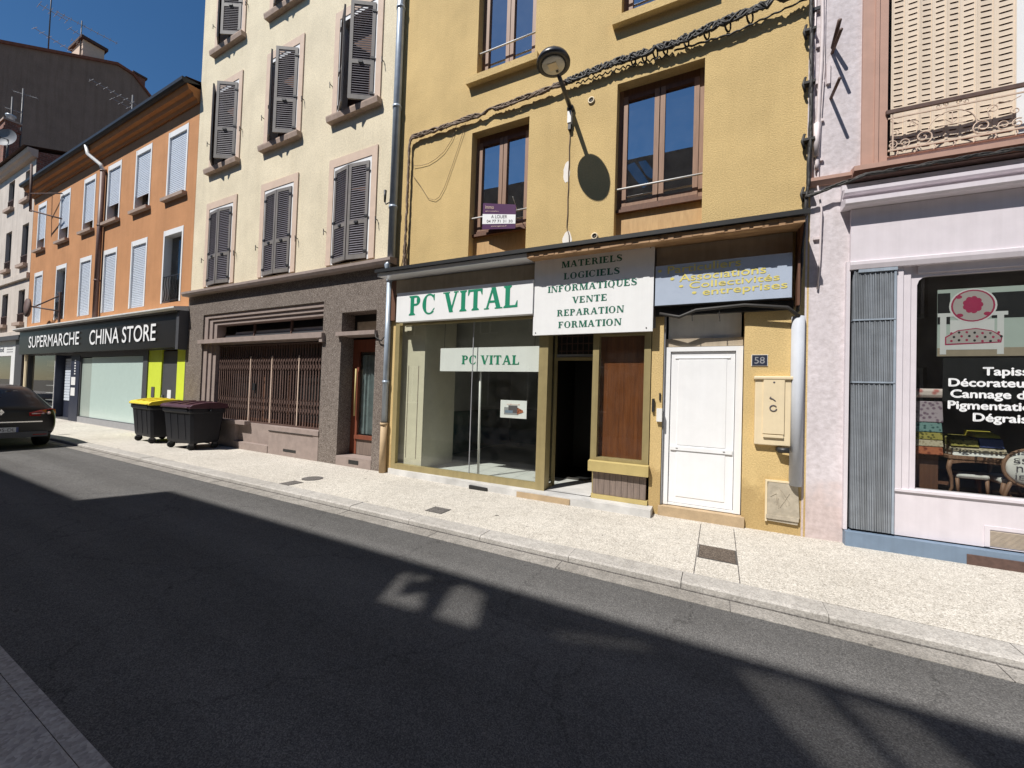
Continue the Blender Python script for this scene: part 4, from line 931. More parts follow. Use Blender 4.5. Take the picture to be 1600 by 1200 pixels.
mb = MB(); mb.lathe((-24.75, .55, 4.38), [(0, -.03), (.37, -.03), (.37, .03), (0, .03)], 24, 'd'); mb.build('disc', 'rust', br)
mb = MB().mat('rust'); mb.tube([(-24.75, .55, 4.45), (-23.3, .06, 4.25)], .03, 6); mb.tube([(-24.5, .45, 4.4), (-23.4, .05, 4.85)], .025, 6); mb.box(-23.35, -23.25, 0, .05, 3.75, 5.0); mb.box(-23.55, -23.3, .0, .04, 4.95, 5.0); mb.build('bracket', None, br)
po = thing('wall_pole', FL[0], 0, 'dark iron service pole bracketed out from the far end of the orange wall', 'pole')
mb = MB(); mb.tube([(-25.1, .55, 8.35), (-25.3, .55, 10.35)], .04, 8); mb.tube([(-25.1, .55, 8.4), (-23.6, .04, 8.0)], .03, 6); mb.tube([(-25.15, .55, 9.1), (-23.7, .04, 9.05)], .025, 6); mb.build('pole', 'rust', po)

# ------------------------------------------------------------------ white house at the far end
WB = thing('white_house', FL[0], 0, 'off-white house with narrow windows past the orange house', 'building')
wc = [(-28.75, -27.85), (-31.25, -30.33), (-33.7, -32.8), (-36.1, -35.2)]
wr = [(9.72, 11.1), (6.72, 8.6), (4.05, 5.56)]
WL, WR = -37.6, -27.33
mb = MB().mat('white_wall'); mb.sheet(WL, WR, 3.4, 11.6, 0, [(a, b, p, q) for a, b in wc for p, q in wr], .2)
mb.mat('brick').add([(WR, 0, 0), (WR, -10, 0), (WR, -10, 11.6), (WR, -5, 13.3), (WR, .0, 11.7)], [(0, 1, 2, 3, 4)]); mb.mat('white_wall').quad((WL, 0, 0), (WL, -10, 0), (WL, -10, 11.6), (WL, 0, 11.6)); mb.quad((WL, -10, 0), (WR, -10, 0), (WR, -10, 11.6), (WL, -10, 11.6))
mb.build('wall', None, WB)
mb = MB().mat('surround'); mb.sprism([(-.02, 11.40), (.14, 11.42), (.20, 11.52), (.26, 11.56), (.30, 11.66), (.30, 11.74), (-.02, 11.76)], WL, WR+.1); mb.mat('white_wall').box(WL, WR, 0, .1, 6.0, 6.25); mb.box(WL, WR, 0, .16, 3.45, 3.62); mb.build('cornice', None, WB)
mb = MB(); mb.quad((WL, .42, 11.765), (WR+.1, .42, 11.765), (WR+.1, -5, 13.4), (WL, -5, 13.4)); mb.quad((WL, -10, 11.6), (WR+.1, -10, 11.6), (WR+.1, -5, 13.4), (WL, -5, 13.4)); mb.build('roof', 'tile_roof', WB)
for ri, (z0, z1) in enumerate(wr):
    for (a, b) in wc:
        mb = MB().mat('shutter_frame'); mb.box(a, a+.07, -.18, -.1, z0, z1); mb.box(b-.07, b, -.18, -.1, z0, z1); mb.box((a+b)/2-.04, (a+b)/2+.04, -.18, -.1, z0, z1); mb.box(a+.07, b-.07, -.18, -.1, z1-.08, z1)
        wn = mb.build('window', None, WB)
        mb = MB().mat('car_glass').box(a, b, -.2, -.18, z0, z1); mb.build('pane', None, wn)
        mb = MB().mat('stone_sill').box(a-.13, b+.13, -.1, .14, z0-.14, z0); mb.build('sill', None, wn)
        mb = MB().mat('rust').box(a, b, .0, .02, z0+.38, z0+.42); [mb.box(a+.05+k*.14, a+.07+k*.14, 0, .02, z0, z0+.4) for k in range(7)]; mb.build('guard_rail', None, wn)
mb = MB().mat('white_paint').sheet(WL, -27.45, 0, 3.42, .02, [(-37, -29.2, .2, 2.56, .15), (-28.5, -27.9, 0, 2.6, .1)]); mb.mat('greypaint').box(WL, -27.4, .0, .2, 3.25, 3.44); mb.box(-28.45, -27.46, .02, .06, 0, 3.24)
sh = mb.build('store_front', None, WB)
mb = MB(); mb.quad((-37, -.12, .2), (-29.2, -.12, .2), (-29.2, -.12, 2.56), (-37, -.12, 2.56)); mb.build('pane', 'shopglass', sh)
mb = MB().mat('beige').quad((-37, -1.6, 0), (-29, -1.6, 0), (-29, -1.6, 2.8), (-37, -1.6, 2.8)); mb.mat('dark_room').quad((-37, -.2, .1), (-29, -.2, .1), (-29, -1.6, .1), (-37, -1.6, .1)); mb.quad((-29.1, -.2, 0), (-29.1, -1.6, 0), (-29.1, -1.6, 2.8), (-29.1, -.2, 2.8)); mb.mat('white_paint').box(-30.6, -30.0, -.3, -.28, 1.6, 2.0); mb.mat('fab_rust').box(-30.7, -30.1, -.3, -.28, .9, 1.25); mb.build('store_interior', None, sh)
mb = MB().mat('midgrey')
for k in range(3): mb.box(-29.9, -29.0, .022, .026, 2.72+k*.12, 2.76+k*.12)
mb.mat('navy'); sans(mb, 'Mod', -31.4, -30.4, 2.75, 2.98, .024, 0, .01); mb.build('shop_lettering', None, sh)
ch = thing('brick_chimney', (-33.0, 5.76, 0), 0, 'square brick chimney stack with a pot on the white house roof', 'chimney')
mb = MB().mat('brick').box(-1.8, 0, -.02, -.52, 11.7, 14.85); mb.box(-1.86, .05, .03, -.57, 14.4, 14.55); mb.mat('stone_sill').box(-1.86, .06, .05, -.58, 14.85, 14.95); mb.build('stack', None, ch)
mb = MB().mat('zinc').lathe((-.42, -.27, 14.95), [(.17, 0), (.14, .3), (.19, .33), (.19, .4), (.0, .46)], 14); mb.build('chimney_pot', None, ch)
ds = thing('satellite_dish', (-30.45, 5.55, 11.7), 0, 'grey satellite dish at the eaves of the white house', 'satellite dish')
mb = MB(); c_ = Vector((0, .1, 1.22)); ax = Vector((.62, .75, .2)).normalized(); b1 = ax.orthogonal().normalized(); b2 = ax.cross(b1); vs = []; fs = []
for i in range(6):
    for j in range(24): a = j*math.pi/12; r_ = .46*i/5; vs.append(tuple(c_+b1*r_*math.cos(a)+b2*r_*math.sin(a)+ax*(.16*(i/5)**2)))
for i in range(5):
    for j in range(24): fs.append((i*24+j, i*24+(j+1) % 24, (i+1)*24+(j+1) % 24, (i+1)*24+j))
mb.sm = True; mb.add(vs, fs); mb.sm = False
M['dish'] = plain('weathered_grey_dish', (.17, .175, .19), .6, .1); mb.build('reflector', 'dish', ds)
mb = MB(); mb.tube([(0, .1, 0), (0, .1, 1.22)], .04, 8); mb.tube([tuple(c_), tuple(c_+ax*.42+Vector((0, 0, -.2)))], .02, 6); mb.box(.22, .30, .36, .44, 1.05, 1.13); mb.build('mast', 'greypaint', ds)

# ------------------------------------------------------------------ tall dark gable and roofs behind
GB = thing('gable_building', (-42, 0, 0), 0, 'tall building with a dark blank gable wall rising behind the white house', 'building')
prof = [(5.8, 22.75), (9.0, 24.35), (12.55, 26.1), (13.5, 26.0), (14.85, 24.75), (18.0, 21.2), (22.0, 16.5)]
mb = MB().mat('gable'); v = [(0, -y, z) for y, z in [(6.0, 0)]+prof+[(22, 0)]]; n = len(v)
mb.add(v+[(-14, d, z) for _, d, z in v], [tuple(range(n)), tuple(range(2*n-1, n-1, -1))]+[(i, (i+1) % n, n+(i+1) % n, n+i) for i in range(n)]); mb.build('wall', None, GB)
mb = MB().mat('terracotta')
for (y0, z0), (y1, z1) in zip(prof, prof[1:]):
    v = [(x, -y, z+dz) for x in (-14.2, .15) for dz in (-.08, .12) for y, z in ((y0, z0), (y1, z1))]
    mb.add(v, [(0, 1, 3, 2), (4, 6, 7, 5), (0, 4, 5, 1), (2, 3, 7, 6), (0, 2, 6, 4), (1, 5, 7, 3)])
mb.build('roof', None, GB)
mb = MB().mat('surround').box(-2.6, -.3, -10.75, -11.9, 25.3, 26.75); mb.mat('tile_roof').box(-2.8, -.1, -10.6, -12.05, 26.75, 26.95); mb.build('chimney', None, GB)
mb = MB().mat('brick').box(-2.2, -.1, -13.6, -14.3, 25.0, 26.2); mb.mat('tile_roof').box(-2.3, .0, -13.5, -14.4, 26.2, 26.35); mb.build('chimney', None, GB)
def antenna(P, h, booms, label, r=.035):
    t = thing('tv_antenna', P, 0, label, 'antenna')
    mb = MB(); mb.tube([(0, 0, 0), (0, 0, h)], r, 6); mb.build('mast', 'greypaint', t)
    mb = MB()
    for (z, dx, dy, L, n, el) in booms:
        u = Vector((dx, dy, 0)).normalized(); c = Vector((-u.y, u.x, 0)); o_ = Vector((0, 0, z))
        mb.tube([tuple(o_-u*L*.4), tuple(o_+u*L*.6)], r*.6, 5)
        for k in range(n):
            p = o_+u*L*(-.38+k/(n-1)*.96); mb.tube([tuple(p-c*el), tuple(p+c*el)], r*.35, 4)
    mb.build('boom', 'midgrey', t)
antenna((-42.6, 9.15, 24.6), 6.0, [(3.0, 0, -1, 1.4, 6, .5), (1.1, -.2, -1, 1.9, 6, .3), (4.6, .2, -1, 1.4, 6, .3)], 'tall mast antenna on the dark gable roof, left of the chimney')
antenna((-42.6, 10.7, 25.4), 2.8, [(2.5, .15, -1, 3.2, 10, .25), (1.7, -.1, -1, 1.6, 6, .35), (1.0, .1, -1, 1.2, 5, .3)], 'yagi antenna rising just left of the gable roof chimney')
antenna((-34, 6.5, 12.2), 5.1, [(4.8, .5, -1, .9, 5, .2)], 'thin mast antenna in front of the dark gable wall')
antenna((-34, 6.15, 12.0), 4.6, [(3.9, .3, -1, .6, 4, .25)], 'short mast antenna beside the brick chimney')
antenna((-24, 7.75, 10.5), 4.1, [(3.75, .1, 1, 2.4, 11, .18), (3.45, .1, 1, 1.2, 5, .2)], 'pale yagi antenna on the orange house roof')

# ------------------------------------------------------------------ pink house
KB = thing('pink_house', FK[0], FK[1], 'pale pink house with a rose-brown window surround and upholstery shop on the right', 'building')
KE = 5.2
mb = MB().mat('pink'); mb.sheet(-.02, KE, 4.25, 13, 0, [(.72, 2.5, 4.42, 7.6, .25)])
mb.sheet(-.02, .40, 0, 4.25, 0, [])
mb.quad((-.02, 0, 0), (-.02, -9, 0), (-.02, -9, 13), (-.02, 0, 13)); mb.quad((KE, 0, 0), (KE, -9, 0), (KE, -9, 13), (KE, 0, 13)); mb.quad((-.02, -9, 0), (KE, -9, 0), (KE, -9, 13), (-.02, -9, 13)); mb.quad((-.02, 0, 13), (KE, 0, 13), (KE, -9, 13), (-.02, -9, 13))
mb.build('wall', None, KB)
mb = MB().mat('rose'); mb.box(.49, .60, -.02, .035, 4.31, 7.9); mb.box(.60, .635, -.02, .05, 4.31, 7.9); mb.box(.635, .72, -.02, .025, 4.31, 7.9); mb.box(2.5, 2.72, -.02, .035, 4.31, 7.9)
mb.box(.722, 2.498, -.24, .02, 4.405, 4.42)
wn = mb.build('window', None, KB)
mb = MB().mat('cream_shutter'); lw = .128; x = .80
def kleaf(mb, s0, d0, s1, d1):
    u = Vector((s1-s0, d1-d0)); L = u.length; u /= L; nrm = Vector((-u.y, u.x))
    def P(a, h, z): q = Vector((s0, d0))+u*a+nrm*h; return (q.x, q.y, z)
    def bx(a0, a1, h0, h1, z0, z1):
        v = [P(a, h, z) for a in (a0, a1) for h in (h0, h1) for z in (z0, z1)]
        mb.add(v, [(0, 1, 3, 2), (4, 6, 7, 5), (0, 4, 5, 1), (2, 3, 7, 6), (0, 2, 6, 4), (1, 5, 7, 3)])
    mb.mat('cream_shutter'); bx(.002, L-.002, 0, .008, 4.45, 7.5); bx(.0, .012, .008, .014, 4.45, 7.5); bx(L-.012, L, .008, .014, 4.45, 7.5)
    z = 4.52; i = 0
    while z < 7.4:
        mb.mat('wood_dark')
        v = [P(L*.18, .0085, z+.004), P(L*.32, .0085, z-.003), P(L*.66, .0085, z-.003), P(L*.82, .0085, z+.006), P(L*.70, .0085, z+.017), P(L*.30, .0085, z+.016)]; mb.add(v, [tuple(range(6))])
        mb.mat('cream_shutter')
        v = [P(L*.2, .0085, z+.017), P(L*.82, .0085, z+.017), P(L*.82, .016, z+.010), P(L*.2, .016, z+.010)]; mb.add(v, [(0, 1, 2, 3)])
        z += .065; i += 1
xs = [.79, .915, 1.035, 1.15, 1.262, 1.375, 1.50, 1.64, 1.80]; dz = [-.12, -.126, -.118, -.128, -.12, -.128, -.118, -.126, -.118]
for i in range(8): kleaf(mb, xs[i], dz[i], xs[i+1], dz[i+1])
mb.build('folding_shutter', None, wn)
mb = MB().mat('white_pvc').box(1.83, 2.5, -.2, -.17, 4.42, 7.6); mb.mat('dark_room').box(.722, .79, -.25, -.2, 4.42, 7.6); mb.box(.79, 1.83, -.25, -.22, 4.42, 7.6); mb.build('inner_frame', None, wn)
# scrolled railing
mb = MB().mat('rust'); D = .04
mb.box(.70, 2.52, D-.012, D+.018, 4.885, 4.925); 
MR = 'rose'
mb.mat('surround'); mb.box(.72, 2.5, D-.005, D+.008, 4.825, 4.838); mb.box(.72, 2.5, D-.005, D+.01, 4.455, 4.472)
def spiral(c, r0_, r1_, a0, turns, rr=.006, n=30, fx=1):
    pts = []
    for i in range(n+1):
        u = i/n; r_ = r0_+(r1_-r0_)*u; a = a0+turns*2*math.pi*u; pts.append((c[0]+fx*r_*math.cos(a), D, c[1]+r_*math.sin(a)))
    mb.tube(pts, rr, 5)
for x0 in (.72, 1.80):
    for fx, cx in ((1, x0+.34), (-1, x0+.72)):
        spiral((cx-fx*.04, 4.555), .085, .012, -2.2 if fx > 0 else -2.2, 1.6, .007, 34, fx)
        spiral((cx-fx*.20, 4.53), .055, .01, -2.0, 1.4, .006, 26, fx); spiral((cx-fx*.30, 4.525), .05, .01, 1.0, 1.3, .006, 26, -fx)
        spiral((cx-fx*.12, 4.72), .045, .01, .3, 1.3, .005, 24, fx); spiral((cx-fx*.28, 4.66), .04, .01, 2.0, 1.3, .005, 24, -fx)
        mb.tube([(cx-fx*.32, D, 4.80), (cx-fx*.24, D, 4.76), (cx-fx*.16, D, 4.78), (cx-fx*.08, D, 4.70), (cx-fx*.10, D, 4.62)], .005, 5)
    mb.tube([(x0+.53+.19*math.cos(math.pi*i/16), D, 4.60+.19*math.sin(math.pi*i/16)) for i in range(17)], .006, 5)
    mb.tube([(x0+.42, D, 4.64), (x0+.64, D, 4.64)], .004, 5); mb.tube([(x0+.53, D, 4.64), (x0+.53, D, 4.77)], .005, 5)
    for sgn in (-1, 1): mb.tube([(x0+.53, D, 4.65), (x0+.53+sgn*.05, D, 4.70), (x0+.53+sgn*.11, D, 4.69)], .004, 5); spiral((x0+.53+sgn*.05, 4.865), .022, .008, 0, 1.2, .004, 14, sgn); spiral((x0+.53+sgn*.11, 4.86), .022, .008, 3, 1.2, .004, 14, sgn)
    mb.box(x0+.035, x0+.047, D-.005, D+.008, 4.455, 4.885)
for k in range(11): x = .80+k*.155; mb.tube([(x, D, 4.46), (x+.008, D+.005, 4.425), (x-.006, D, 4.40)], .006, 5)
mb.build('railing', None, wn)
mb = MB().mat('rose'); mb.sprism([(-.02, 4.20), (.05, 4.20), (.10, 4.25), (.13, 4.26), (.13, 4.315), (-.02, 4.33)], .40, KE); mb.sprism([(-.02, 4.19), (.03, 4.20), (.06, 4.25), (.06, 4.29), (-.02, 4.30)], -.02, .398); mb.build('ledge', None, KB)
# shopfront of the pink house
mb = MB().mat('pinkpaint')
mb.sprism([(-.02, 3.85), (.165, 3.85), (.19, 3.87), (.19, 3.92), (.16, 3.93), (.13, 3.945), (.07, 3.95), (.07, 3.985), (.13, 3.99), (.15, 4.01), (.15, 4.05), (.12, 4.06), (.06, 4.08), (.06, 4.14), (-.02, 4.16)], .31, KE)
mb.box(.40, KE, -.02, .05, 3.24, 3.845); mb.sprism([(-.02, 3.14), (.07, 3.14), (.085, 3.19), (.085, 3.225), (.05, 3.24), (-.02, 3.24)], .39, KE)
mb.box(.365, .40, -.02, .055, .17, 3.24); mb.mat('rust').box(.34, KE, .02, .16, 4.16, 4.17)
kf = mb.build('shopfront', None, KB)
mb = MB().mat('pinkpaint')
mb.box(.80, .87, -.03, .035, .68, 3.14); mb.box(.87, .94, -.05, .012, .68, 3.14); mb.box(.94, 1.0, -.07, -.012, .68, 3.14)
mb.box(.80, KE, -.03, .025, .18, .66); mb.sprism([(-.08, .66), (.045, .66), (.045, .685), (-.08, .70)], .80, KE)
mb.box(1.0, KE, -.05, .01, 3.06, 3.14); mb.prism([(1.0, 3.06), (1.0, 2.93), (1.015, 2.98), (1.05, 3.015), (1.10, 3.025), (KE, 3.03), (KE, 3.06)], -.07, -.012)
mb.build('window_frame', None, kf)
mb = MB(); mb.quad((1.0, -.045, .69), (KE-.1, -.045, .69), (KE-.1, -.045, 3.05), (1.0, -.045, 3.05)); mb.build('pane', 'dimglass', kf)
mb = MB().mat('ribbed')
for i in range(24):
    a = .435+i*.0152; mb.box(a, a+.0095, -.02, .052+.006*(i % 3 == 0), .19, 3.135)
mb.box(.43, .80, -.02, .036, .19, 3.135); mb.mat('zinc').box(.425, .80, .0, .064, 2.55, 2.565); mb.box(.425, .80, .0, .066, 1.84, 1.856); mb.box(.47, .81, .0, .07, 3.10, 3.135); mb.box(.785, .805, .0, .06, .19, 3.1)
mb.build('folding_grille', None, kf)
mb = MB().mat('bluegrey').box(.375, KE, -.02, .10, -.02, .165); mb.mat('rust').box(1.36, 2.0, .1, .108, -.01, .105); mb.build('plinth', None, kf, bevel=.008)
mb = MB().mat('pinkpaint')
mb.box(1.52, 1.56, .025, .035, .19, .40); mb.box(1.56, 2.1, .025, .035, .365, .40); mb.box(1.82, 1.84, .025, .033, .19, .365); mb.mat('beige')
for k in range(13): mb.sprism([(.025, .205+k*.012), (.032, .20+k*.012), (.025, .2+k*.012)], 1.56, 2.1)
mb.build('vent_grille', None, kf)
mb = MB().mat('dark_room'); mb.quad((.45, -3, .0), (KE, -3, 0), (KE, -3, 3.2), (.45, -3, 3.2)); mb.quad((.45, -.1, 0), (.45, -3, 0), (.45, -3, 3.2), (.45, -.1, 3.2)); mb.quad((.45, -.1, 3.12), (KE, -.1, 3.12), (KE, -3, 3.12), (.45, -3, 3.12)); mb.mat('black').box(1.24, KE, -.078, -.072, 1.66, 2.13); mb.mat('wood_dark').quad((.45, -.08, .6), (KE, -.08, .6), (KE, -3, .6), (.45, -3, .6)); mb.build('display_room', None, kf)  # black sheet added behind the lettering to keep sun off the goods
# window lettering
mb = MB().mat('whitetext')
def wl(txt, a, z, cap, full):   # text by its left edge and an em size
    vs, fs = font_polys(txt); k = full
    for o_ in ((-.004, 0), (.004, 0), (0, -.004), (0, .004)):
        mb.add([(a+x*k*1.12+o_[0], -.040+.0005*abs(o_[0])*100, z+y*k+o_[1]) for x, y in vs], fs)
for txt, a, z in (('Tapissier', 1.535, 1.945), ('Décorateur', 1.265, 1.825), ('Cannage de', 1.285, 1.705), ('Pigmentation', 1.262, 1.585), ('Dégraissage', 1.455, 1.462)): wl(txt, a, z, .09, .118)
tag(put(mb.build('window_lettering'), FK), 'white lettering from Tapissier to Dégraissage on the dark shop window', 'sign')
# armchair poster
ps = thing('chair_poster', FK[0], FK[1], 'picture poster of a pale armchair with raspberry upholstery high in the shop window', 'poster')
mb = MB().mat('mint').box(1.20, 2.1, -.10, -.09, 2.15, 2.88); mb.mat('black').box(1.20, 1.30, -.09, -.0885, 2.50, 2.84); mb.box(1.62, 2.05, -.09, -.0885, 2.55, 2.82); mb.mat('beige').box(1.20, 2.1, -.09, -.088, 2.15, 2.24); mb.build('print_background', None, ps)
def ell(mb, c, a, b, d, n=28): mb.add([(c[0]+a*math.cos(2*math.pi*i/n), d, c[1]+b*math.sin(2*math.pi*i/n)) for i in range(n)], [tuple(range(n))])
mb = MB()
mb.mat('white_paint').box(1.22, 1.27, -.088, -.087, 2.17, 2.62); mb.box(1.66, 1.71, -.088, -.087, 2.17, 2.62); mb.box(1.20, 1.33, -.088, -.0868, 2.58, 2.62); mb.box(1.60, 1.74, -.088, -.0868, 2.58, 2.62); mb.box(1.30, 1.64, -.088, -.087, 2.40, 2.54)
ell(mb, (1.475, 2.69), .185, .185, -.0862); mb.mat('magenta'); ell(mb, (1.475, 2.69), .17, .172, -.0858); mb.mat('damask'); ell(mb, (1.475, 2.69), .155, .158, -.0854)
mb.mat('magenta')
for i in range(9): a = i*2*math.pi/9; ell(mb, (1.475+.055*math.cos(a), 2.70+.065*math.sin(a)), .026, .03, -.085-.00004*i, 10)
ell(mb, (1.475, 2.70), .035, .045, -.0845, 12)
for sx, sz in ((-.11, .1), (.11, -.09), (-.1, -.1)): ell(mb, (1.475+sx, 2.69+sz), .028, .02, -.0848, 10)
mb.mat('white_paint').box(1.25, 1.70, -.088, -.0866, 2.22, 2.29); mb.mat('magenta').prism([(1.26, 2.27), (1.26, 2.36), (1.36, 2.43), (1.5, 2.45), (1.62, 2.42), (1.70, 2.36), (1.69, 2.29)], -.088, -.0856); mb.mat('damask').prism([(1.27, 2.285), (1.27, 2.35), (1.36, 2.42), (1.5, 2.44), (1.62, 2.41), (1.69, 2.35), (1.68, 2.30)], -.088, -.0850)
k = 0
for r_ in range(3):
    for i in range(7): k += 1; mb.mat('magenta' if k % 2 else 'black'); ell(mb, (1.31+i*.06+.02*(r_ % 2), 2.315+r_*.042+.008*math.sin(i)), .011, .013, -.0844-.00003*k, 8)
mb.build('print_armchair', None, ps)
# goods in the upholstery window
rk = thing('fabric_rack', FK[0], FK[1], 'rack of hanging fabric samples at the left of the upholstery window', 'fabric rack')
z = 1.79
for i, (f, z0, z1, a, b) in enumerate((('fab_mauve', 1.42, 1.66, 1.07, 1.30), ('fab_teal', 1.31, 1.42, 1.06, 1.29), ('fab_olive', 1.225, 1.31, 1.06, 1.29), ('fab_beige', 1.15, 1.225, 1.05, 1.29), ('fab_rust', 1.06, 1.15, 1.05, 1.285))):
    mb = MB().mat(f); mb.sprism([(-.50, z0), (-.50, z1), (-.24-.012*(4-i), z1), (-.22-.012*(4-i), z0)], a, b+.03); mb.build('fabric_sample', None, rk, bevel=.01)
mb = MB().mat('fab_pink'); mb.box(1.05, 1.36, -.48, -.25, 1.70, 1.80); mb.build('fabric_sample', None, rk, bevel=.03)
mb = MB().mat('wood_dark').box(1.08, 1.30, -.48, -.30, .6, 1.055); mb.mat('wood_dark').box(1.08, 1.10, -.45, -.40, 1.05, 1.75); mb.box(1.28, 1.30, -.45, -.40, 1.05, 1.75); mb.build('stand', None, rk)
tb = thing('display_table', FK[0], FK[1], 'small carved wooden table in the upholstery window carrying sample books', 'table')
mb = MB().mat('wood_win'); mb.box(1.40, 1.92, -.75, -.33, 1.02, 1.06); mb.prism([(1.42, 1.02), (1.42, .96), (1.52, .985), (1.66, .995), (1.80, .985), (1.90, .95), (1.90, 1.02)], -.36, -.34); mb.build('tabletop', None, tb, bevel=.006)
for (x, y, k) in ((1.43, -.36, -1), (1.89, -.36, 1), (1.43, -.72, -1), (1.89, -.72, 1)):
    mb = MB(); mb.tube([(x, y, 1.02), (x+k*.02, y, .92), (x-k*.005, y, .8), (x-k*.01, y, .70), (x+k*.025, y, .605)], [.024, .022, .016, .013, .018], 8); mb.build('leg', 'wood_win', tb)
def book(a, b, z0, z1, d0, d1, m, label): mb = MB().mat(m); mb.sprism([(d0, z0), (d1, z0), (d1-.03, z1), (d0, z1+.05)], a, b); return tag(put(mb.build('sample_book', bevel=.006), FK), label, 'book', 'fabric sample books on the display table')
book(1.44, 1.90, 1.062, 1.11, -.65, -.34, 'fab_white', 'white fabric sample book lying lowest on the display table')
book(1.43, 1.66, 1.165, 1.235, -.66, -.36, 'fab_olive', 'olive fabric sample book on the left of the display table pile')
book(1.67, 1.86, 1.165, 1.26, -.66, -.37, 'fab_blue', 'blue fabric sample book with the pale edge on the display table pile')
book(1.66, 1.855, 1.27, 1.30, -.66, -.42, 'fab_yellow', 'yellow sample book topmost on the display table pile')
book(1.43, 1.875, 1.112, 1.155, -.66, -.35, 'fab_beige', 'beige striped sample book in the middle of the display table pile')
fs_ = thing('footstool', FK[0], FK[1], 'low wooden footstool with a pale cushion under the display table', 'stool')
mb = MB().mat('fab_white'); mb.box(1.50, 1.78, -.62, -.42, .80, .86); mb.build('cushion', None, fs_, bevel=.025)
for x in (1.52, 1.76):
    for y in (-.45, -.59): mb = MB(); mb.tube([(x, y, .80), (x+.01, y, .605)], [.018, .012], 7); mb.build('leg', 'wood_win', fs_)
mc = thing('medallion_chair', FK[0], FK[1], 'pale medallion-back chair with dark printed letters at the right of the upholstery window', 'chair')
mb = MB().mat('fab_white'); mb.lathe((2.0, -.28, .98), [(0, -.045), (.12, -.035), (.17, -.02), (.185, 0), (.17, .02), (.12, .035), (0, .045)], 24, 'd')
cu = mb.build('backrest', None, mc)
mb = MB().mat('printed')
for txt, a, b, z0, z1 in (('SS', 1.86, 1.97, 1.03, 1.085), ('n', 1.88, 1.93, .945, 1.0), ('je', 1.865, 1.95, .86, .925)): sans(mb, txt, a, b, z0, z1, -.238)
mb.build('printed_letters', None, cu)
mb = MB(); mb.tube([(2.0+.195*math.cos(i*math.pi/14), -.285, .98+.195*math.sin(i*math.pi/14)) for i in range(29)], .016, 8); mb.build('back_frame', 'wood_win', mc)
mb = MB().mat('fab_white'); mb.box(1.82, 2.2, -.80, -.36, .78, .85); mb.build('seat', None, mc, bevel=.03)
for x, y in ((1.84, -.34), (2.18, -.34), (1.84, -.78), (2.18, -.78)):
    mb = MB(); mb.tube([(x, y, .80), (x-.02, y, .70), (x+.015, y, .605)], [.022, .016, .014], 8); mb.build('leg', 'wood_win', mc)
mb = MB(); mb.tube([(1.87, -.29, .84), (1.84, -.32, .70), (1.82, -.30, .605)], .018, 8); mb.build('arm_support', 'wood_win', mc)
# things fixed to the pink wall
mb = MB().mat('cable_white')
strand(mb, [(.10, .03, 6.9), (.105, .03, 5.9), (.075, .03, 5.0), (.07, .03, 4.4)], .022, .006, 40); mb.tube([(.125, .02, 6.9), (.13, .02, 5.6), (.10, .02, 4.9), (.085, .02, 4.2), (.12, .05, 3.9), (.115, .03, 3.3), (.10, .02, 2.95)], .011, 6); mb.tube([(.06, .05, 4.95), (.06, .05, 4.55)], .03, 8)
mb.tube([(.04, .02, 6.9), (.03, .02, 5.2), (.035, .02, 4.3)], .009, 6)
for z in (6.35, 5.9, 5.45, 4.98, 4.5, 3.55): mb.box(.05, .135, .0, .03, z, z+.03)
mb.mat('iron').box(.0, .10, 0, .04, 6.36, 6.40)
tag(put(mb.build('white_conduit'), FK), 'painted white conduits running down the edge of the pink wall', 'conduit')
mb = MB(); mb.tube([(.21, .0, 5.80), (.21, .34, 5.80)], .018, 8); mb.tube([(.215, .0, 5.87), (.215, .26, 5.98)], .022, 8); tag(put(mb.build('wall_peg', 'rust'), FK), 'rusty iron peg with a second stub sticking out of the pink wall, upper', 'peg', 'iron pegs on the pink wall')
mb = MB(); mb.tube([(.205, .0, 5.25), (.205, .33, 5.25)], .018, 8); tag(put(mb.build('wall_peg', 'rust'), FK), 'single plain iron peg sticking out of the pink wall, lower', 'peg', 'iron pegs on the pink wall')
mb = MB(); mb.box(.155, .19, .0, .03, 5.42, 5.68); tag(put(mb.build('junction_strip', 'cable_white'), FK), 'pale junction strip between the two pegs on the pink wall', 'junction box')
mb = MB().mat('cable_black')
for i in range(4): strand(mb, [(-.05, .09, 4.05), (.2, .10, 4.12), (.5, .16, 4.18), (1.4, .17, 4.19), (3, .17, 4.19)], .012, .014, 60, i)
tag(put(mb.build('ledge_cables'), FK), 'black cables running along under the rose ledge of the pink house', 'cables')

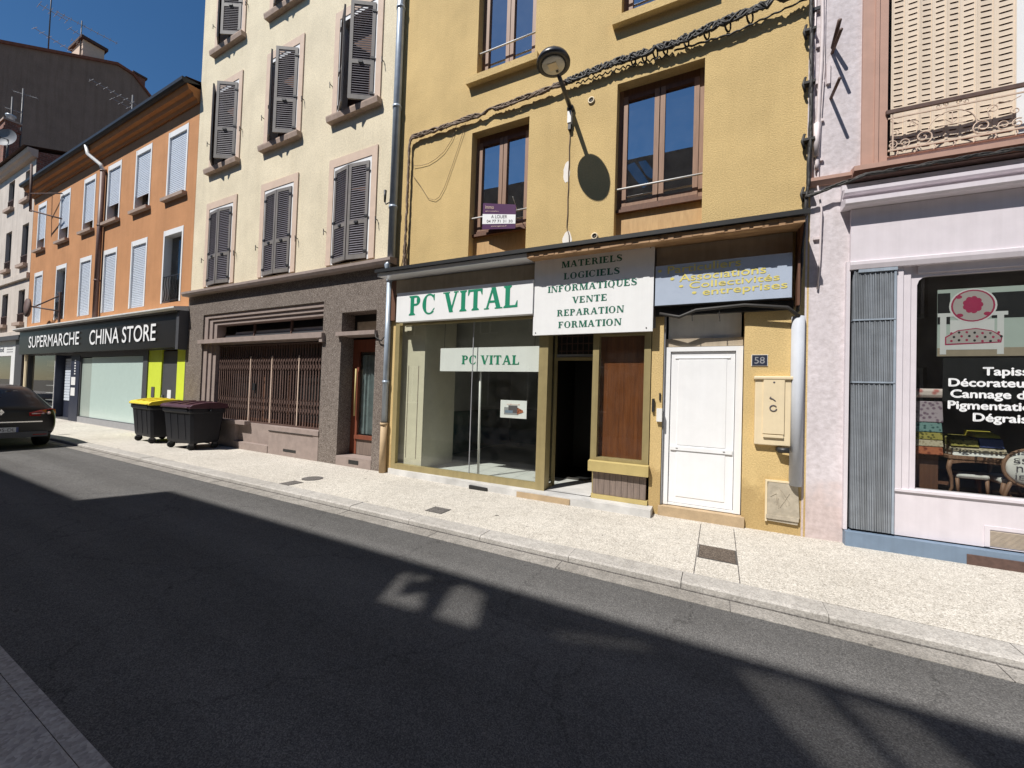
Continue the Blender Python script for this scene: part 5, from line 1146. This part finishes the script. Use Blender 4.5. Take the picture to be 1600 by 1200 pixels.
# ------------------------------------------------------------------ wheelie containers
def container(P, rz, lid, label, grp):
    t = thing('waste_container', P, rz, label, 'waste bin', grp)
    W, Dp = .60, .37
    mb = MB().mat('bin_body')
    def ring(z, w_, d_): c = .05; return [(-w_+c, -d_, z), (w_-c, -d_, z), (w_, -d_+c, z), (w_, d_-c, z), (w_-c, d_, z), (-w_+c, d_, z), (-w_, d_-c, z), (-w_, -d_+c, z)]
    rs = [ring(.16, W*.86, Dp*.80), ring(.22, W*.9, Dp*.84), ring(.86, W*.98, Dp*.98), ring(.90, W*1.04, Dp*1.06), ring(.98, W*1.04, Dp*1.06)]
    v = [p for r_ in rs for p in r_]; f = [(i*8+j, i*8+(j+1) % 8, (i+1)*8+(j+1) % 8, (i+1)*8+j) for i in range(4) for j in range(8)]+[tuple(range(8)), tuple(32+j for j in range(8))]
    mb.add(v, f)
    for x in (-.3, 0, .3): mb.sprism([(Dp*.83, .24), (Dp*.86, .24), (Dp*1.0, .84), (Dp*.97, .84)], x-.02, x+.02)
    mb.box(-.5, .5, Dp*1.04, Dp*1.10, .90, .96)
    mb.build('body', None, t)
    mb = MB().mat(lid)
    prof_ = [(-Dp*1.1, .985), (Dp*1.12, .985), (Dp*1.14, 1.03), (Dp*1.0, 1.07), (Dp*.3, 1.12), (-Dp*.5, 1.13), (-Dp*1.1, 1.09)]
    mb.sprism(prof_, -W*1.06, W*1.06)
    for x in (-.35, 0, .35): mb.sprism([(Dp*.9, 1.08), (Dp*.95, 1.095), (Dp*.3, 1.14), (-Dp*.5, 1.15), (-Dp*.5, 1.12)], x-.05, x+.05)
    mb.tube([(-W*.9, Dp*1.16, 1.01), (W*.9, Dp*1.16, 1.01)], .015, 6)
    mb.build('lid', None, t, bevel=.012)
    mb = MB().mat('bin_body'); [mb.tube([(sx*(W*1.04), dy, .93), (sx*(W*1.16), dy, .93)], .03, 8) for sx in (-1, 1) for dy in (0,)]; mb.build('trunnion', None, t)
    for sx in (-1, 1):
        for sy in (-1, 1):
            mb = MB(); mb.lathe((sx*W*.70, sy*Dp*.68, .08), [(.03, -.02), (.08, -.02), (.08, .02), (.03, .02)], 16, 's'); wh = mb.build('wheel', 'rubber', t)
            mb = MB(); mb.box(sx*W*.70-.03, sx*W*.70+.03, sy*Dp*.68-.04, sy*Dp*.68+.04, .10, .18); mb.build('fork', 'greypaint', wh)
    return t
container((-13.27, 5.14, 0), R(-2), 'bin_yellow', 'dark waste container with a bright yellow lid', 'waste containers on the pavement')
container((-11.42, 5.13, 0), R(3), 'bin_red', 'dark waste container with a dark red lid', 'waste containers on the pavement')

# ------------------------------------------------------------------ parked car (rear towards us, length along -x)
CR = thing('parked_car', (-14.15, 2.66, ZR), 0, 'black hatchback parked along the kerb, seen from behind', 'car')
def body_ring(x, hw, z0, zs, zt, tw, n=10):
    """half section: sill, flank, shoulder, roof"""
    pts = [(-hw*.86, z0), (-hw*.97, z0+.12), (-hw, z0+.32), (-hw*.985, zs-.12), (-hw*.93, zs), (-tw, zt-.06), (-tw*.86, zt-.012), (-tw*.5, zt+.012), (0, zt+.02)]
    pts = pts+[(-a, b) for a, b in pts[-2::-1]]
    return [(x, a, b) for a, b in pts]
secs = [(0.0, .76, .34, .78, .84, .66), (-.02, .84, .27, .86, .95, .68), (-.10, .875, .24, .93, 1.0, .69), (-.30, .895, .24, .97, 1.20, .65), (-.52, .90, .24, .98, 1.35, .62), (-.80, .90, .24, .98, 1.42, .62), (-1.5, .905, .24, .96, 1.47, .63), (-2.3, .905, .24, .94, 1.44, .62), (-2.9, .90, .24, .92, 1.20, .60), (-3.3, .895, .24, .88, 1.00, .66), (-3.9, .87, .24, .80, .88, .70), (-4.25, .80, .28, .68, .74, .66), (-4.35, .70, .34, .6, .64, .6)]
mb = MB().mat('car_paint'); vs = []; fs = []; 
for s_ in secs: vs += body_ring(*s_)
n = len(body_ring(*secs[0]))
fs = [(i*n+j, i*n+j+1, (i+1)*n+j+1, (i+1)*n+j) for i in range(len(secs)-1) for j in range(n-1)]+[(i*n+n-1, i*n, (i+1)*n, (i+1)*n+n-1) for i in range(len(secs)-1)]+[tuple(range(n)), tuple((len(secs)-1)*n+j for j in range(n))]
mb.sm = True; mb.add(vs, fs); mb.sm = False
bd = mb.build('body', None, CR); sb = bd.modifiers.new('sub', 'SUBSURF'); sb.levels = 2; sb.render_levels = 2
mb = MB().mat('car_glass'); mb.sm = True
def rw(u, v):   # rear window surface; u -1..1, v 0..1
    x = -.17-.36*v+.05*0; hw = .62-.10*v; z = 1.015+.315*v; return (x+.07-.10*u*u+.02*math.sin(v*3.14), u*hw, z)
g = 12; vs = [rw(-1+2*i/g, j/4) for j in range(5) for i in range(g+1)]
mb.add(vs, [(j*(g+1)+i, j*(g+1)+i+1, (j+1)*(g+1)+i+1, (j+1)*(g+1)+i) for j in range(4) for i in range(g)]); mb.build('rear_window', None, CR)
mb = MB().mat('tail')
for sgn in (-1, 1):
    prof_ = [(.42, .76), (.42, .83), (.60, .89), (.80, .92), (.855, .90), (.87, .80), (.80, .74)]
    xs_ = [.035, .03, .02, -.06, -.14, -.15, -.05]
    v = [(x, sgn*a, z) for (a, z), x in zip(prof_, xs_)]+[(x-.06, sgn*a*.99, z) for (a, z), x in zip(prof_, xs_)]; k = len(prof_)
    mb2 = MB().mat('tail'); mb2.add(v, [tuple(range(k)), tuple(range(2*k-1, k-1, -1))]+[(i, (i+1) % k, k+(i+1) % k, k+i) for i in range(k)])
    tl = mb2.build('tail_light', None, CR)
    mb3 = MB().mat('fab_pink'); mb3.lathe((-.0, sgn*.72, .82), [(.0, .0), (.035, .0), (.03, .012), (0, .014)], 14, 's'); mb3.box(.015, .035, sgn*.45, sgn*.64, .80, .825); mb3.build('lamp_lens', None, tl)
mb = MB().mat('chrome').box(.005, .035, -.62, .62, .615, .64); mb.build('chrome_strip', None, CR)
mb = MB().mat('chrome')
for sgn in (-1, 1): mb.add([(.05, 0, .79), (.05, sgn*.045, .855), (.05, sgn*.02, .855), (.05, 0, .825)], [(0, 1, 2, 3)]); mb.add([(.05, 0, .92), (.05, sgn*.045, .855), (.05, sgn*.02, .855), (.05, 0, .885)], [(0, 1, 2, 3)])
mb.box(.02, .046, -.008, .008, .79, .92)
mb.build('emblem', None, CR)
mb = MB().mat('plate').box(.01, .05, -.26, .26, .40, .51); mb.mat('fab_blue').box(.05, .0515, -.26, -.225, .40, .51); mb.box(.05, .0515, .225, .26, .40, .51)
vs, f_ = font_polys('BR-195-DL'); xs_ = [p[0] for p in vs]; ys_ = [p[1] for p in vs]
mb.mat('black').add([(.0525, .21-(x-min(xs_))/(max(xs_)-min(xs_))*.42, .42+(y-min(ys_))/(max(ys_)-min(ys_))*.07) for x, y in vs], f_)
mb.build('number_plate', None, CR)
mb = MB().mat('greypaint').box(-.1, .03, -.72, .72, .27, .40); mb.box(-.15, .02, -.78, .78, .335, .36); mb.mat('tail').box(.02, .04, -.70, -.48, .315, .335); mb.box(.02, .04, .48, .70, .315, .335); mb.build('bumper', None, CR, bevel=.02)
for x in (-.75, -3.35):
    for sgn in (-1, 1):
        mb = MB().mat('rubber'); mb.lathe((x, sgn*.78, .315), [(.20, -.10), (.30, -.10), (.315, -.07), (.315, .07), (.30, .10), (.20, .10)], 28, 'd'); wh = mb.build('wheel', None, CR)
        mb = MB().mat('midgrey'); mb.lathe((x, sgn*.78, .315), [(.04, .085*sgn), (.20, .07*sgn), (.20, -.05*sgn)], 20, 'd'); mb.build('rim', None, wh)
for sgn in (-1, 1):
    mb = MB().mat('car_paint'); mb.lathe((-2.55, sgn*.98, 1.0), [(0, -.06), (.09, -.04), (.1, .03), (0, .06)], 12, 's'); mb.build('door_mirror', None, CR)
mb = MB().mat('car_paint'); mb.tube([(-1.3, 0, 1.46), (-1.42, 0, 1.58)], .012, 6); mb.build('aerial', None, CR)

# ------------------------------------------------------------------ houses across the street (they throw the shade on the road)
def opposite(name, x0, x1, h, label, flatroof=False):
    t = thing(name, (0, -4.45, 0), 0, label, 'building')   # local d<0 is towards the street here
    hs = []; x = x0+1.0
    while x < x1-1.8: hs += [(x, x+1.1, z, z+1.9) for z in (.9, 4.3, 7.2) if z+2.4 < h]; x += 2.5
    mb = MB(); Y = 0
    ss = MB().sheet(x0, x1, 0, h, 0, hs, .25)
    mb = MB(); mb.v = [(x_, -y_, z_) for x_, y_, z_ in ss.v]; mb.f = ss.f; mb.mi = ss.mi; mb.smooth = ss.smooth
    mb.quad((x0, 0, 0), (x0, 9, 0), (x0, 9, h), (x0, 0, h)); mb.quad((x1, 0, 0), (x1, 9, 0), (x1, 9, h), (x1, 0, h)); mb.quad((x0, 9, 0), (x1, 9, 0), (x1, 9, h), (x0, 9, h))
    mb.build('wall', 'opp_wall', t)
    if flatroof: mb = MB(); mb.quad((x0, .0, h), (x1, .0, h), (x1, 9, h), (x0, 9, h)); mb.build('roof', 'opp_roof', t)
    else: mb = MB(); mb.mat('opp_roof'); mb.quad((x0, -.29, h-.02), (x1, -.29, h-.02), (x1, 4.5, h+1.6), (x0, 4.5, h+1.6)); mb.quad((x0, 9, h), (x1, 9, h), (x1, 4.5, h+1.6), (x0, 4.5, h+1.6)); mb.box(x0, x1, -.29, 0, h-.22, h-.025); mb.quad((x0, 0, h), (x0, 9, h), (x0, 4.5, h+1.6)); mb.quad((x1, 0, h), (x1, 9, h), (x1, 4.5, h+1.6)); mb.build('roof', None, t)
    for (a, b, z0, z1) in hs:
        mb = MB().mat('white_paint'); mb.box(a, a+.07, .2, .25, z0, z1); mb.box(b-.07, b, .2, .25, z0, z1); mb.box((a+b)/2-.04, (a+b)/2+.04, .2, .25, z0, z1); mb.box(a+.07, b-.07, .2, .25, z1-.07, z1); mb.box(a+.07, b-.07, .2, .25, z0, z0+.07); wn = mb.build('window', None, t)
        mb = MB().mat('car_glass').box(a, b, .23, .25, z0, z1); mb.build('pane', None, wn)
    return t
opposite('opposite_house', -60.0, -10.62, 9.78, 'lower grey-beige terrace across the road towards the far end, seen only in reflections')
t = opposite('opposite_house', -10.6, 9.0, 9.6, 'grey-beige house across the road with an added light-shaping roof screen, seen only in window reflections', True)
# made-up roof screen: its tinted cut-outs shape the sun patches on the road
SUN_PATCHES = [
    ([(-5.69, 10.85), (-5.59, 10.85), (-5.28, 10.31), (-5.18, 10.52), (-4.91, 10.14), (-5.27, 10.08)], 'a'),
    ([(-5.58, 10.87), (-5.36, 10.9), (-5.42, 10.65)], 'a'),
    ([(-5.13, 10.83), (-5.1, 10.96), (-4.85, 10.87), (-4.45, 10.18), (-4.77, 10.15)], 'a'),
    ([(-3.08, 10.94), (-2.72, 11.02), (-2.47, 10.65), (-2.11, 10.02), (-2.34, 9.88), (-2.64, 10.27)], 'b'),
    ([(-2.57, 11.0), (-2.28, 11.0), (-2.02, 10.59), (-1.84, 10.33), (-2.06, 10.19), (-2.24, 10.37)], 'b'),
    ([(-4.12, 10.61), (-3.63, 10.91), (-3.47, 10.82), (-3.52, 10.73), (-3.99, 10.46)], 'c'),]
for k, c in (('a', .62), ('b', .30), ('c', .16)):
    m = bpy.data.materials.new('sun_patch_tint_'+k); m.use_nodes = True; q = m.node_tree; q.nodes.clear()
    o_ = N(q, "ShaderNodeOutputMaterial"); tr = N(q, "ShaderNodeBsdfTransparent"); tr.inputs[0].default_value = (c, c, c, 1)
    q.links.new(tr.outputs[0], o_.inputs[0]); M['tint_'+k] = m
YP = .25                                   # added screen hangs just ahead of the roof's front edge
bm = bmesh.new()
def loop(pts):
    vs = [bm.verts.new((x, YP, z)) for x, z in pts]
    for i in range(len(vs)): bm.edges.new((vs[i], vs[(i+1) % len(vs)]))
loop([(-10.6, 8.9), (9.0, 8.9), (9.0, 11.14), (-10.6, 11.14)])
for pts, k in SUN_PATCHES: loop(pts)
bmesh.ops.triangle_fill(bm, use_beauty=True, use_dissolve=False, edges=bm.edges[:])
me = bpy.data.meshes.new('sun_patch_mask'); bm.to_mesh(me); bm.free(); me.materials.append(M['opp_roof'])
o = bpy.data.objects.new('sun_patch_mask', me); COL.objects.link(o); o.parent = t
sm = o.modifiers.new('thick', 'SOLIDIFY'); sm.thickness = .04; sm.offset = 0
for pts, k in SUN_PATCHES:
    mb = MB(); mb.quad(*[(x, -YP, z) for x, z in pts]); mb.build('sun_patch_filter', 'tint_'+k, t)
